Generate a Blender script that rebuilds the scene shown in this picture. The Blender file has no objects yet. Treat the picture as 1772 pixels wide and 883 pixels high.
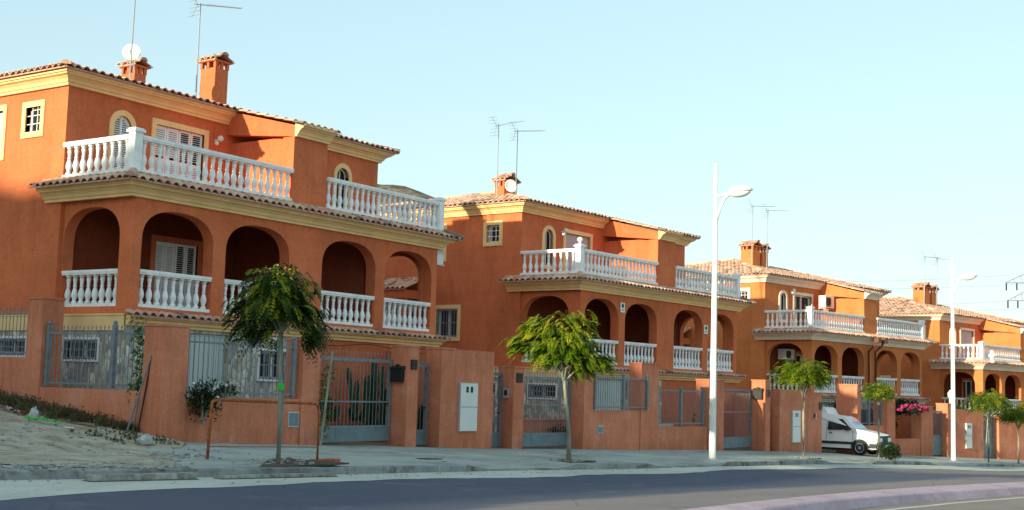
import bpy, math, random
from mathutils import Vector, Matrix
random.seed(7)
S = bpy.context.scene
COL = S.collection
PI = math.pi

# ------------------------------------------------------------------ materials
MATS = {}
def nodes(name):
    m = bpy.data.materials.new(name); m.use_nodes = True
    nt = m.node_tree; b = nt.nodes['Principled BSDF']
    return m, nt, b
def ramp(nt, fac, stops):
    r = nt.nodes.new('ShaderNodeValToRGB')
    el = r.color_ramp.elements
    while len(el) < len(stops): el.new(0.5)
    for e, (p, c) in zip(el, stops):
        e.position = p; e.color = (*c, 1) if len(c) == 3 else c
    nt.links.new(fac, r.inputs[0]); return r.outputs[0]
def noise(nt, scale, detail=4, rough=.6, vec=None, dist=0.0):
    n = nt.nodes.new('ShaderNodeTexNoise'); n.inputs['Scale'].default_value = scale
    n.inputs['Detail'].default_value = detail; n.inputs['Roughness'].default_value = rough
    n.inputs['Distortion'].default_value = dist
    if vec is not None: nt.links.new(vec, n.inputs['Vector'])
    return n.outputs['Fac']
def pos(nt, scale=(1, 1, 1)):
    g = nt.nodes.new('ShaderNodeNewGeometry'); mp = nt.nodes.new('ShaderNodeMapping')
    mp.inputs['Scale'].default_value = scale
    nt.links.new(g.outputs['Position'], mp.inputs['Vector']); return mp.outputs[0]
def mix(nt, a, b, fac, mode='MIX'):
    n = nt.nodes.new('ShaderNodeMix'); n.data_type = 'RGBA'; n.blend_type = mode
    for inp, v in ((n.inputs[0], fac), (n.inputs[6], a), (n.inputs[7], b)):
        if isinstance(v, (int, float)): inp.default_value = v
        elif isinstance(v, tuple): inp.default_value = (*v, 1) if len(v) == 3 else v
        else: nt.links.new(v, inp)
    return n.outputs[2]
def bump(nt, b, h, strength=.3, dist=.02):
    n = nt.nodes.new('ShaderNodeBump'); n.inputs['Strength'].default_value = strength
    n.inputs['Distance'].default_value = dist
    nt.links.new(h, n.inputs['Height']); nt.links.new(n.outputs[0], b.inputs['Normal'])
def plain(name, c, rough=.6, metal=0, var=.12, scale=3, spec=.3):
    if name in MATS: return MATS[name]
    m, nt, b = nodes(name)
    f = noise(nt, scale, 5, .6, pos(nt))
    d = tuple(max(0, x*(1-var*1.6)) for x in c); l = tuple(x*(1+var) for x in c)
    nt.links.new(ramp(nt, f, [(.3, d), (.7, l)]), b.inputs['Base Color'])
    b.inputs['Roughness'].default_value = rough; b.inputs['Metallic'].default_value = metal
    b.inputs['Specular IOR Level'].default_value = spec
    MATS[name] = m; return m
def stucco(name, c, weather=0.0):
    m, nt, b = nodes(name)
    big = noise(nt, .55, 5, .6, pos(nt)); fine = noise(nt, 14, 4, .7, pos(nt))
    streak = noise(nt, 1.0, 6, .7, pos(nt, (4.2, 4.2, .30)))
    hori = noise(nt, 1.0, 3, .6, pos(nt, (.25, .25, 5)))
    col = ramp(nt, big, [(.25, tuple(x*.80 for x in c)), (.75, tuple(x*1.15 for x in c))])
    col = mix(nt, col, ramp(nt, fine, [(.3, (.72, .72, .72)), (.7, (1.15, 1.15, 1.15))]), .5, 'MULTIPLY')
    col = mix(nt, col, ramp(nt, hori, [(.35, (.86, .86, .86)), (.65, (1.06, 1.06, 1.06))]), .25, 'MULTIPLY')
    col = mix(nt, col, ramp(nt, streak, [(.3, (.70, .64, .62)), (.48, (1, 1, 1)), (.75, (1.14, 1.18, 1.26))]), .12+weather*.30, 'MULTIPLY')
    st2 = noise(nt, 1.0, 7, .7, pos(nt, (1.3, 1.3, .5)), .8)
    col = mix(nt, col, ramp(nt, st2, [(.32, (.80, .76, .74)), (.5, (1, 1, 1)), (.7, (1.08, 1.10, 1.14))]), .7, 'MULTIPLY')
    if weather:
        pale = ramp(nt, noise(nt, 1.1, 6, .7, pos(nt)), [(.52, (0, 0, 0)), (.75, (1, 1, 1))])
        col = mix(nt, col, (c[0]*1.0, c[1]*1.55, c[2]*2.2), mix(nt, (0, 0, 0), pale, .55*weather))
    tc = nt.nodes.new('ShaderNodeTexCoord'); sx = nt.nodes.new('ShaderNodeSeparateXYZ'); nt.links.new(tc.outputs['Object'], sx.inputs[0])
    mr = nt.nodes.new('ShaderNodeMapRange'); nt.links.new(sx.outputs[2], mr.inputs[0])
    if weather:      # heights above the pavement: splash dirt low down, run-off stains under the top edge
        mr.inputs[1].default_value = -.2; mr.inputs[2].default_value = 2.7
        hz = ramp(nt, mr.outputs[0], [(.06, (1, 1, 1)), (.20, (.15, .15, .15)), (.55, (0, 0, 0)), (.93, (.75, .75, .75))])
    else:            # run-off under the two cornices
        mr.inputs[1].default_value = -3.6; mr.inputs[2].default_value = 5.6
        hz = ramp(nt, mr.outputs[0], [(.0, (.6, .6, .6)), (.30, (0, 0, 0)), (.36, (.4, .4, .4)), (.40, (0, 0, 0)), (.56, (0, 0, 0)), (.66, (.8, .8, .8)), (.67, (0, 0, 0)), (.84, (0, 0, 0)), (.96, (.85, .85, .85))])
    runs = ramp(nt, noise(nt, 1.0, 5, .7, pos(nt, (6.5, 6.5, .22)), .3), [(.42, (0, 0, 0)), (.66, (1, 1, 1))])
    col = mix(nt, col, mix(nt, col, (.42, .40, .42), 1.0, 'MULTIPLY'), mix(nt, mix(nt, (0, 0, 0), hz, (.5 if weather else .28)), runs, .8, 'MULTIPLY'))
    vo = nt.nodes.new('ShaderNodeTexVoronoi'); vo.feature = 'DISTANCE_TO_EDGE'; vo.inputs['Scale'].default_value = .45
    pp = pos(nt); wn = nt.nodes.new('ShaderNodeTexNoise'); wn.inputs['Scale'].default_value = 1.6; wn.inputs['Detail'].default_value = 7; nt.links.new(pp, wn.inputs['Vector'])
    nt.links.new(mix(nt, pp, wn.outputs['Color'], .5, 'ADD'), vo.inputs['Vector'])
    col = mix(nt, mix(nt, col, (.6, .55, .55), 1.0, 'MULTIPLY'), col, ramp(nt, vo.outputs['Distance'], [(.001, (.55, .55, .55)), (.004, (1, 1, 1))]))
    nt.links.new(col, b.inputs['Base Color']); b.inputs['Roughness'].default_value = .9
    b.inputs['Specular IOR Level'].default_value = .15
    bump(nt, b, fine, .35, .012); MATS[name] = m; return m
OR = (.68, .18, .074)
M_WALL = stucco('orange_stucco', OR)
M_WALL2 = stucco('sunlit_orange_stucco', (.68, .22, .075))  # wall orange lightened to carry the brighter light on the far houses
M_WALLD = stucco('shaded_orange_stucco', (.20, .042, .018))  # stucco darkened to paint the deep shade inside the galleries
M_GWALL = stucco('weathered_orange_stucco', (.68, .235, .128), 1.0)
M_TRIM = plain('ochre_trim', (.92, .62, .29), .8, var=.08, scale=2)
M_TRIM2 = plain('cream_trim', (.88, .76, .60), .8, var=.08, scale=2)
M_WHITE = plain('white_paint', (.92, .90, .89), .55, var=.05, scale=5)
M_STONEW = plain('white_balustrade_cast_stone', (.90, .885, .875), .8, var=.10, scale=4)
M_PLAST = plain('white_plastic', (.78, .78, .74), .45, var=.03)
M_METAL = plain('blue_grey_steel', (.20, .23, .255), .5, .1, var=.15, scale=8)
M_METALP = plain('blue_grey_gate_panel', (.17, .235, .265), .5, .1, var=.12, scale=4)
M_GALV = plain('galvanised_tube', (.50, .54, .55), .5, .4, var=.1, scale=9)
M_BLACK = plain('black_metal', (.022, .022, .026), .5, .2)
M_DARK = plain('dark_interior', (.022, .018, .018), .9)
M_RUST = plain('rusty_orange_steel', (.40, .12, .04), .8, .1, var=.35, scale=14)
M_BROWNP = plain('brown_downpipe', (.16, .06, .04), .5)
M_ALU = plain('aluminium', (.42, .44, .46), .4, .6, var=.05)
M_GREEN = plain('green_plastic', (.05, .50, .05), .5, var=.2)
M_BAG = plain('pale_plastic_bag', (.48, .49, .46), .4, var=.25, scale=9)
M_POLE = plain('white_lamp_post_paint', (.80, .80, .76), .5, var=.05)
M_CONC = plain('pale_concrete', (.34, .34, .30), .9, var=.4, scale=5)
M_RUBBER = plain('rubber', (.02, .02, .02), .8)
M_PLASTB = plain('dark_bumper_plastic', (.03, .034, .038), .6)
M_VAN = plain('white_van_paint', (.90, .92, .92), .28, var=.02, spec=.6)
M_CHROME = plain('wheel_cover_grey', (.35, .36, .37), .35, .5)
M_PINK = plain('bougainvillea_bract', (.50, .03, .17), .6, var=.3, scale=9)
M_FABRIC = plain('red_fabric', (.40, .02, .06), .8, var=.3)
M_CABLE = plain('black_cable', (.05, .035, .03), .7)
M_SHUT = plain('mauve_shutter_slats', (.55, .50, .52), .6, var=.04)
M_GARD = plain('pale_garage_door', (.55, .60, .57), .5, var=.05)
def glass():
    m, nt, b = nodes('dark_window_glass')
    b.inputs['Base Color'].default_value = (.02, .026, .03, 1); b.inputs['Roughness'].default_value = .06
    b.inputs['Specular IOR Level'].default_value = .6; return m
M_GLASS = glass()
def lampglass():
    m, nt, b = nodes('frosted_glass')
    b.inputs['Base Color'].default_value = (.75, .77, .76, 1); b.inputs['Roughness'].default_value = .3
    return m
M_FROST = lampglass()
def tilemat(name, c):
    m, nt, b = nodes(name)
    f = noise(nt, 7, 5, .7, pos(nt)); l = noise(nt, 2.2, 6, .75, pos(nt))
    col = ramp(nt, f, [(.3, tuple(x*.72 for x in c)), (.7, tuple(x*1.18 for x in c))])
    col = mix(nt, col, (.07, .06, .065), ramp(nt, l, [(.62, (0, 0, 0)), (.78, (.7, .7, .7))]))
    nt.links.new(col, b.inputs['Base Color']); b.inputs['Roughness'].default_value = .9
    b.inputs['Specular IOR Level'].default_value = .1
    MATS[name] = m; return m
TILES = [tilemat('clay_tile_%s' % n, c) for n, c in (('pink', (.62, .36, .27)), ('sand', (.68, .48, .34)), ('red', (.50, .25, .18)), ('dark', (.26, .17, .15)))]
def stone():
    m, nt, b = nodes('irregular_stone_cladding')
    v = nt.nodes.new('ShaderNodeTexVoronoi'); v.feature = 'F1'; v.inputs['Scale'].default_value = 5.2
    e = nt.nodes.new('ShaderNodeTexVoronoi'); e.feature = 'DISTANCE_TO_EDGE'; e.inputs['Scale'].default_value = 5.2
    p = pos(nt, (1.4, 1.4, .8))
    for x in (v, e): nt.links.new(p, x.inputs['Vector'])
    sx = nt.nodes.new('ShaderNodeSeparateColor'); nt.links.new(v.outputs['Color'], sx.inputs[0])
    col = ramp(nt, sx.outputs[0], [(.1, (.26, .27, .27)), (.35, (.50, .47, .40)), (.55, (.68, .60, .46)), (.75, (.36, .27, .22)), (.95, (.78, .75, .66))])
    col = mix(nt, col, ramp(nt, noise(nt, 12, 5, .7, p), [(.3, (.7, .7, .7)), (.7, (1.2, 1.2, 1.2))]), .7, 'MULTIPLY')
    col = mix(nt, (.30, .29, .26), col, ramp(nt, e.outputs['Distance'], [(.02, (0, 0, 0)), (.07, (1, 1, 1))]))
    nt.links.new(col, b.inputs['Base Color']); b.inputs['Roughness'].default_value = .9
    bump(nt, b, e.outputs['Distance'], .6, .05); return m
M_STONE = stone()
def groundmat(name, stops, scale, fine=20, stretch=(1, 1, 1), bumpd=.02, dark=None):
    m, nt, b = nodes(name)
    f = noise(nt, scale, 8, .65, pos(nt, stretch), .4); g = noise(nt, fine, 5, .7, pos(nt))
    col = ramp(nt, f, stops)
    col = mix(nt, col, ramp(nt, g, [(.25, (.72, .72, .72)), (.75, (1.2, 1.2, 1.2))]), .7, 'MULTIPLY')
    if dark:
        d = noise(nt, dark[0], 6, .7, pos(nt, (1, 1.6, 1)), .6)
        col = mix(nt, col, dark[1], ramp(nt, d, [(dark[2], (0, 0, 0)), (dark[2]+.14, (.8, .8, .8))]))
    nt.links.new(col, b.inputs['Base Color']); b.inputs['Roughness'].default_value = .95
    b.inputs['Specular IOR Level'].default_value = .1
    bump(nt, b, g, .5, bumpd); return m
M_DIRT = groundmat('dry_dirt', [(.3, (.24, .19, .125)), (.46, (.42, .365, .265)), (.7, (.56, .52, .42))], 1.6, 14, (1, .8, 1), bumpd=.08, dark=(1.4, (.15, .11, .065), .54))
M_LOT = groundmat('lot_ground', [(.3, (.18, .14, .10)), (.7, (.30, .25, .18))], .3, 6)
M_PAVE = groundmat('pavement_concrete', [(.25, (.33, .345, .32)), (.5, (.41, .425, .39)), (.75, (.49, .505, .465))], .5, 11, (1, 1.5, 1), dark=(.9, (.17, .17, .15), .62))
def add_joints(m, sx, sy):
    nt = m.node_tree; b = nt.nodes['Principled BSDF']; src = b.inputs['Base Color'].links[0].from_socket
    br = nt.nodes.new('ShaderNodeTexBrick'); br.offset = .5; br.inputs['Scale'].default_value = 1; br.inputs['Brick Width'].default_value = sx; br.inputs['Row Height'].default_value = sy; br.inputs['Mortar Size'].default_value = .012; br.inputs['Mortar Smooth'].default_value = .6
    br.inputs['Color1'].default_value = (1.06, 1.05, 1.03, 1); br.inputs['Color2'].default_value = (.90, .91, .90, 1); br.inputs['Mortar'].default_value = (.55, .54, .50, 1)
    nt.links.new(pos(nt), br.inputs['Vector']); st = noise(nt, .35, 8, .75, pos(nt, (1, 2.2, 1)), 1.2)
    col = mix(nt, src, br.outputs['Color'], .75, 'MULTIPLY')
    col = mix(nt, col, ramp(nt, st, [(.38, (.62, .60, .55)), (.5, (1, 1, 1)), (.68, (1.12, 1.1, 1.04))]), .8, 'MULTIPLY')
    nt.links.new(col, b.inputs['Base Color'])
add_joints(M_PAVE, 1.2, .8)
M_DUST = groundmat('dusty_gutter', [(.25, (.42, .43, .37)), (.55, (.56, .56, .48)), (.75, (.66, .61, .50))], .9, 14, (.5, 1.3, 1), dark=(1.6, (.17, .15, .11), .63))
M_ASPH = groundmat('asphalt', [(.25, (.060, .064, .088)), (.5, (.078, .08, .105)), (.8, (.10, .10, .125))], .35, 60, (.4, 1.2, 1), dark=(.25, (.13, .125, .13), .62))
M_ASPHN = groundmat('sunlit_asphalt', [(.25, (.24, .195, .17)), (.75, (.32, .265, .235))], .5, 50)  # asphalt lightened and pinkened, low sunlight put into its colour
M_KERB = groundmat('kerb_stone', [(.3, (.16, .17, .175)), (.7, (.38, .38, .36))], 1.2, 14, dark=(1.1, (.09, .075, .05), .50))
M_MEDT = groundmat('median_paving', [(.3, (.42, .30, .34)), (.7, (.58, .44, .49))], 1.2, 12, dark=(2.5, (.2, .16, .19), .62))
M_LINE = groundmat('road_paint', [(.3, (.50, .46, .42)), (.7, (.66, .62, .56))], 3, 20)
M_HILL = groundmat('far_hill_scrub', [(.35, (.10, .08, .06)), (.5, (.22, .165, .12)), (.7, (.34, .26, .20))], .35, 1.5, bumpd=1.0, dark=(.55, (.04, .045, .028), .50))
def roadmat():
    m, nt, b = nodes('asphalt_with_sun_patch')
    f = noise(nt, .35, 8, .65, pos(nt, (.4, 1.2, 1)), .4); g = noise(nt, 60, 5, .7, pos(nt)); st = noise(nt, 1, 6, .65, pos(nt, (.12, 1.6, 1)), .5)
    new = ramp(nt, f, [(.25, (.078, .086, .122)), (.8, (.112, .120, .158))]); sunlit_col = ramp(nt, f, [(.25, (.20, .165, .165)), (.8, (.30, .25, .235))])  # second ramp is the same asphalt with pink sunlight painted in
    at = nt.nodes.new('ShaderNodeAttribute'); at.attribute_name = 'sun_mask'
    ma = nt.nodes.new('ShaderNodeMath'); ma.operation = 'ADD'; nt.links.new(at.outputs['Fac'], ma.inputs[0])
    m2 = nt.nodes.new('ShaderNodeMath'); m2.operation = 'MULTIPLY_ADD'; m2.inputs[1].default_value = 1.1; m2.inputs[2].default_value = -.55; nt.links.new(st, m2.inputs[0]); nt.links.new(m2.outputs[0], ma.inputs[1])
    col = mix(nt, new, sunlit_col, ramp(nt, ma.outputs[0], [(.35, (0, 0, 0)), (.7, (1, 1, 1))]))
    col = mix(nt, col, ramp(nt, g, [(.25, (.72, .72, .72)), (.75, (1.2, 1.2, 1.2))]), .7, 'MULTIPLY')
    vo = nt.nodes.new('ShaderNodeTexVoronoi'); vo.feature = 'DISTANCE_TO_EDGE'; vo.inputs['Scale'].default_value = .32
    wp = nt.nodes.new('ShaderNodeTexNoise'); wp.inputs['Scale'].default_value = 1.3; wp.inputs['Detail'].default_value = 6
    pp = pos(nt); nt.links.new(pp, wp.inputs['Vector']); wm = mix(nt, pp, wp.outputs['Color'], .35, 'ADD'); nt.links.new(wm, vo.inputs['Vector'])
    col = mix(nt, (.05, .05, .06), col, ramp(nt, vo.outputs['Distance'], [(.002, (.55, .55, .55)), (.007, (1, 1, 1))]))
    col = mix(nt, col, (.30, .30, .28), ramp(nt, noise(nt, 1.4, 7, .75, pos(nt, (.5, 1, 1)), .5), [(.56, (0, 0, 0)), (.72, (.30, .30, .30))]))
    nt.links.new(col, b.inputs['Base Color']); b.inputs['Roughness'].default_value = .9; b.inputs['Specular IOR Level'].default_value = .2
    bump(nt, b, g, .4, .01); return m
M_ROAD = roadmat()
def bark():
    m, nt, b = nodes('pale_bark'); f = noise(nt, 9, 5, .7, pos(nt, (1, 1, .25)))
    nt.links.new(ramp(nt, f, [(.3, (.16, .15, .12)), (.7, (.36, .35, .28))]), b.inputs['Base Color'])
    b.inputs['Roughness'].default_value = .9; return m
M_BARK = bark()
def leafmat(name, c1, c2, c3):
    m, nt, b = nodes(name)
    f = noise(nt, 2.6, 3, .6, pos(nt)); g = noise(nt, 16, 2, .5, pos(nt))
    col = ramp(nt, f, [(.3, c1), (.52, c2), (.75, c3)])
    col = mix(nt, col, ramp(nt, g, [(.3, (.6, .6, .6)), (.7, (1.35, 1.35, 1.35))]), .8, 'MULTIPLY')
    nt.links.new(col, b.inputs['Base Color']); b.inputs['Roughness'].default_value = .6
    b.inputs['Specular IOR Level'].default_value = .2
    tr = nt.nodes.new('ShaderNodeBsdfTranslucent'); nt.links.new(col, tr.inputs[0])
    ms = nt.nodes.new('ShaderNodeMixShader'); ms.inputs[0].default_value = .3
    nt.links.new(b.outputs[0], ms.inputs[1]); nt.links.new(tr.outputs[0], ms.inputs[2])
    nt.links.new(ms.outputs[0], nt.nodes['Material Output'].inputs[0]); return m
M_LEAFD = leafmat('dark_drooping_leaves', (.016, .034, .008), (.036, .070, .010), (.10, .14, .012))
M_LEAFL = leafmat('yellow_green_leaves', (.045, .095, .006), (.12, .19, .008), (.34, .30, .02))
M_LEAFM = leafmat('mid_green_leaves', (.04, .08, .014), (.09, .15, .018), (.17, .21, .03))
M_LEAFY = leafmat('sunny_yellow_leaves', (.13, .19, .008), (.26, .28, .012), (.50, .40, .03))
M_FLOWER = plain('yellow_seed_pods', (.62, .40, .10), .7, var=.3, scale=20)
M_WEED = leafmat('dry_weeds', (.05, .055, .025), (.12, .11, .05), (.24, .20, .11))
M_CACT = plain('cactus_skin', (.028, .06, .018), .6, var=.4, scale=12)
M_BUSH = leafmat('dark_bush_leaves', (.010, .022, .008), (.022, .042, .012), (.05, .08, .02))
M_WFLOW = plain('white_blossom', (.72, .74, .70), .6)

# ------------------------------------------------------------------ mesh builder
class MB:
    def __init__(s): s.v = []; s.f = []; s.mi = []; s.cur = 0
    def add(s, vs, fs):
        o = len(s.v); s.v += [tuple(x) for x in vs]
        for f in fs: s.f.append(tuple(i+o for i in f)); s.mi.append(s.cur)
    def quad(s, a, b, c, d): s.add([a, b, c, d], [(0, 1, 2, 3)])
    def prism(s, pts, z0, z1):
        n = len(pts); z0 = z0 if hasattr(z0, '__len__') else [z0]*n; z1 = z1 if hasattr(z1, '__len__') else [z1]*n
        vs = [(p[0], p[1], z0[i]) for i, p in enumerate(pts)]+[(p[0], p[1], z1[i]) for i, p in enumerate(pts)]
        fs = [tuple(range(n))[::-1], tuple(range(n, 2*n))]+[(i, (i+1) % n, n+(i+1) % n, n+i) for i in range(n)]
        s.add(vs, fs)
    def box(s, x0, x1, y0, y1, z0, z1):
        s.prism([(x0, y0), (x1, y0), (x1, y1), (x0, y1)], z0, z1)
    def tube(s, pts, r, n=8, cap=True):
        pts = [Vector(p) for p in pts]; rs = r if hasattr(r, '__len__') else [r]*len(pts)
        rings = []
        up = Vector((0, 0, 1))
        for i, p in enumerate(pts):
            t = (pts[min(i+1, len(pts)-1)]-pts[max(i-1, 0)]).normalized()
            a = t.cross(up)
            if a.length < 1e-3: a = t.cross(Vector((0, 1, 0)))
            a.normalize(); b = t.cross(a)
            rings.append([p+(a*math.cos(2*PI*k/n)+b*math.sin(2*PI*k/n))*rs[i] for k in range(n)])
        vs = [q for r_ in rings for q in r_]; fs = []
        for i in range(len(pts)-1):
            for k in range(n): fs.append((i*n+k, i*n+(k+1) % n, (i+1)*n+(k+1) % n, (i+1)*n+k))
        if cap: fs += [tuple(range(n)), tuple(range((len(pts)-1)*n, len(pts)*n))]
        s.add(vs, fs)
    def lathe(s, prof, n=12, c=(0, 0, 0), m=None):
        vs = []; fs = []
        for (r, z) in prof:
            for k in range(n):
                v = Vector((r*math.cos(2*PI*k/n), r*math.sin(2*PI*k/n), z))
                if m is not None: v = m @ v
                vs.append(tuple(v+Vector(c)))
        for i in range(len(prof)-1):
            for k in range(n): fs.append((i*n+k, i*n+(k+1) % n, (i+1)*n+(k+1) % n, (i+1)*n+k))
        fs += [tuple(range(n))[::-1], tuple(range((len(prof)-1)*n, len(prof)*n))]
        s.add(vs, fs)
    def blob(s, c, r, seed=0, n=10, k=6, rough=.25):
        rnd = random.Random(seed); ph = [rnd.random()*6 for _ in range(6)]; vs = []; fs = []
        for i in range(k+1):
            t = PI*i/k
            for j in range(n):
                a = 2*PI*j/n
                q = 1+rough*(math.sin(3*a+ph[0]+2*t)*.5+math.sin(5*t+ph[1]+a)*.4+math.sin(7*a+ph[2])*.3)
                vs.append((c[0]+r[0]*q*math.sin(t)*math.cos(a), c[1]+r[1]*q*math.sin(t)*math.sin(a), c[2]+r[2]*q*math.cos(t)))
        for i in range(k):
            for j in range(n): fs.append((i*n+j, i*n+(j+1) % n, (i+1)*n+(j+1) % n, (i+1)*n+j))
        s.add(vs, fs)
    def build(s, name, mat, parent=None, world=False, smooth=False, merge=False):
        me = bpy.data.meshes.new(name)
        vs = s.v
        if world and parent is not None:
            l = parent.location; vs = [(a-l[0], b-l[1], c-l[2]) for a, b, c in vs]
        me.from_pydata(vs, [], s.f)
        mats = mat if isinstance(mat, (list, tuple)) else [mat]
        for m in mats: me.materials.append(m)
        if len(mats) > 1: me.polygons.foreach_set('material_index', s.mi)
        if merge or smooth:
            import bmesh
            bm = bmesh.new(); bm.from_mesh(me)
            if merge: bmesh.ops.remove_doubles(bm, verts=bm.verts, dist=1e-4)
            bmesh.ops.recalc_face_normals(bm, faces=bm.faces)
            bm.to_mesh(me); bm.free()
        if smooth: me.polygons.foreach_set('use_smooth', [True]*len(me.polygons))
        me.update()
        o = bpy.data.objects.new(name, me); COL.objects.link(o)
        if parent is not None: o.parent = parent
        return o
def tag(o, label=None, cat=None, group=None, kind=None):
    if label: o['label'] = label
    if cat: o['category'] = cat
    if group: o['group'] = group
    if kind: o['kind'] = kind
    return o
def thing(name, label, cat, loc, rz=0, group=None):
    o = bpy.data.objects.new(name, None); COL.objects.link(o)
    o.location = loc; o.rotation_euler = (0, 0, rz); o.empty_display_size = .3
    return tag(o, label, cat, group)
def copy_tree(o, parent=None):
    c = o.copy(); COL.objects.link(c)
    if parent is not None: c.parent = parent
    for ch in list(o.children): copy_tree(ch, c)
    return c

# ------------------------------------------------------------------ terrain functions
def interp(x, xs, ys):
    if x <= xs[0]: return ys[0]+(ys[1]-ys[0])/(xs[1]-xs[0])*(x-xs[0])
    for i in range(len(xs)-1):
        if x <= xs[i+1]: return ys[i]+(ys[i+1]-ys[i])*(x-xs[i])/(xs[i+1]-xs[i])
    return ys[-1]+(ys[-1]-ys[-2])/(xs[-1]-xs[-2])*(x-xs[-1])
GX = [-60, 0, 17.45, 24.5, 28.5, 32.6, 40.4, 49, 55, 60, 64, 72, 100, 160, 400]
GZ = [1.3, -.66, -1.26, -1.50, -1.63, -1.73, -1.90, -2.17, -2.40, -2.55, -2.68, -2.98, -3.9, -5.0, -7]
WX = [-60, 17.45, 27, 40.4, 50, 56.5, 64, 72, 90, 160]
WY = [20.03, 20.03, 20.0, 19.07, 18.95, 18.7, 17.4, 15.8, 11.8, -8]
def gz(x): return interp(x, GX, GZ)
def wy(x): return interp(x, WX, WY)
def G(x, y): return gz(x)+.04*(max(min(y, 40), -30)-wy(max(min(x, 100), -20)))
KX = [-40, 5, 10, 14, 21.5, 26, 30, 34, 42, 53, 60, 70, 90, 130]; KY = [13.2, 14.2, 14.45, 14.65, 15.3, 15.55, 15.65, 15.55, 15.25, 15.0, 14.0, 11.9, 7.4, -5]
AX = [-40, 5, 8.6, 11.1, 14.4, 19.4, 32.5, 38.7, 46.6, 60, 90, 130]; AY = [9, 11.4, 12.4, 13.1, 13.75, 14.1, 14.75, 14.3, 13.5, 12.2, 6.0, -6.4]
MX = [-40, 5, 12, 16.8, 20, 23.6, 27.8, 31.6, 39.2, 50, 60, 90, 130]; MY = [3.5, 6.3, 7.7, 8.33, 8.67, 9.0, 9.25, 9.2, 8.6, 7.2, 5.2, -2, -15]
NX = [-40, 5, 12, 18.2, 21.8, 25.4, 29.3, 36.3, 50, 60, 90, 130]; NY = [2.6, 5.6, 7.0, 7.85, 8.3, 8.5, 8.5, 8.0, 6.2, 4.2, -3, -16]
def ky(x): return interp(x, KX, KY)
RAISED = [(-40, 22.0), (25.6, 30.4), (33.8, 42.2), (45.5, 53.2), (57.6, 68), (72, 100)]
def raised(x):
    for a, b in RAISED:
        if a <= x <= b: return min(1, min(x-a, b-x)/.7)
    return 0
def hsh(x, y): return math.sin(x*1.7+y*2.3)*.5+math.sin(x*.63-y*1.1+2)*.6+math.sin(x*3.1+y*.7)*.25
def mound(x, y):
    m = (pz(x, y)+.014 if y < 17 else G(x, y)+.008)
    if x < 17.45 and y > 14.5:
        e = max(0, y-18.6)
        m += .062*e+min(1, max(0, (y-16.5))/2)*min(1, (17.9-x)/3)*.05*hsh(x, y)
    return m
def xs_range(a, b, step):
    out = []; x = a
    while x < b-1e-6: out.append(x); x += step
    out.append(b); return out
def sheet(name, mat, x0, x1, step, fy0, fy1, ny, fz, kind='structure'):
    mb = MB(); X = xs_range(x0, x1, step); vs = []; fs = []
    for x in X:
        a, b = fy0(x), fy1(x)
        for j in range(ny+1):
            y = a+(b-a)*j/ny; vs.append((x, y, fz(x, y)))
    n = ny+1
    for i in range(len(X)-1):
        for j in range(ny): fs.append((i*n+j, (i+1)*n+j, (i+1)*n+j+1, i*n+j+1))
    mb.add(vs, fs); o = mb.build(name, mat, smooth=True); tag(o, kind=kind); return o
# far ground plane to the horizon (sits well under everything modelled nearby)
sheet('ground', M_LOT, -200, 900, 20, lambda x: -300, lambda x: 900, 40, lambda x, y: G(max(-60, min(x, 400)), y)-.35-.004*max(0, abs(y)-40))
sheet('garden_ground', M_LOT, 17.45, 110, 1.5, lambda x: wy(x)+.05, lambda x: wy(x)+34, 16, lambda x, y: G(x, y)+.0)
ROADZ = -.12
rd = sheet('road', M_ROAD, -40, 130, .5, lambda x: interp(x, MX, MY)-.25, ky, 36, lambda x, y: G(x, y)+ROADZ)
wa = rd.data.attributes.new('sun_mask', 'FLOAT', 'POINT')
def sun_mask(x, y):  # mask for the painted sunlight, bounded along the shadow edge on the road
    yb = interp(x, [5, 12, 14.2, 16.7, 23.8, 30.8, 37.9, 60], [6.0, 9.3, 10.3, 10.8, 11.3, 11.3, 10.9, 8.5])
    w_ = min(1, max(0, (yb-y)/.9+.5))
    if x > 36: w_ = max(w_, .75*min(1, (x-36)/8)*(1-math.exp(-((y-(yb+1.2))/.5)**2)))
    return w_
wa.data.foreach_set('value', [sun_mask(v.co.x, v.co.y) for v in rd.data.vertices])
rj = random.Random(3); JT = [rj.uniform(-1, 1) for _ in range(2000)]
def ay(x):
    k = (x+40)/.5; i = int(k); f = k-i
    j = JT[i % 2000]*(1-f)+JT[(i+1) % 2000]*f
    return interp(x, AX, AY)+j*.06+.12*math.sin(x*.8)
sheet('road_dust', M_DUST, -40, 130, .25, ay, lambda x: ky(x)+.01, 4, lambda x, y: G(x, y)+ROADZ+.004)
sheet('near_road', M_ASPHN, -40, 130, 1.5, lambda x: interp(x, NX, NY)-9, lambda x: interp(x, NX, NY)+.2, 6, lambda x, y: G(x, y)+ROADZ)
sheet('near_pavement', M_PAVE, -40, 130, 3, lambda x: interp(x, NX, NY)-40, lambda x: interp(x, NX, NY)-8.99, 8, lambda x, y: G(x, y)+ROADZ+.12)
sheet('road_edge_line', M_LINE, -40, 130, 1.0, lambda x: interp(x, NX, NY)-.62+.0, lambda x: interp(x, NX, NY)-.50, 1, lambda x, y: G(x, y)+ROADZ+.004)
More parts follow.
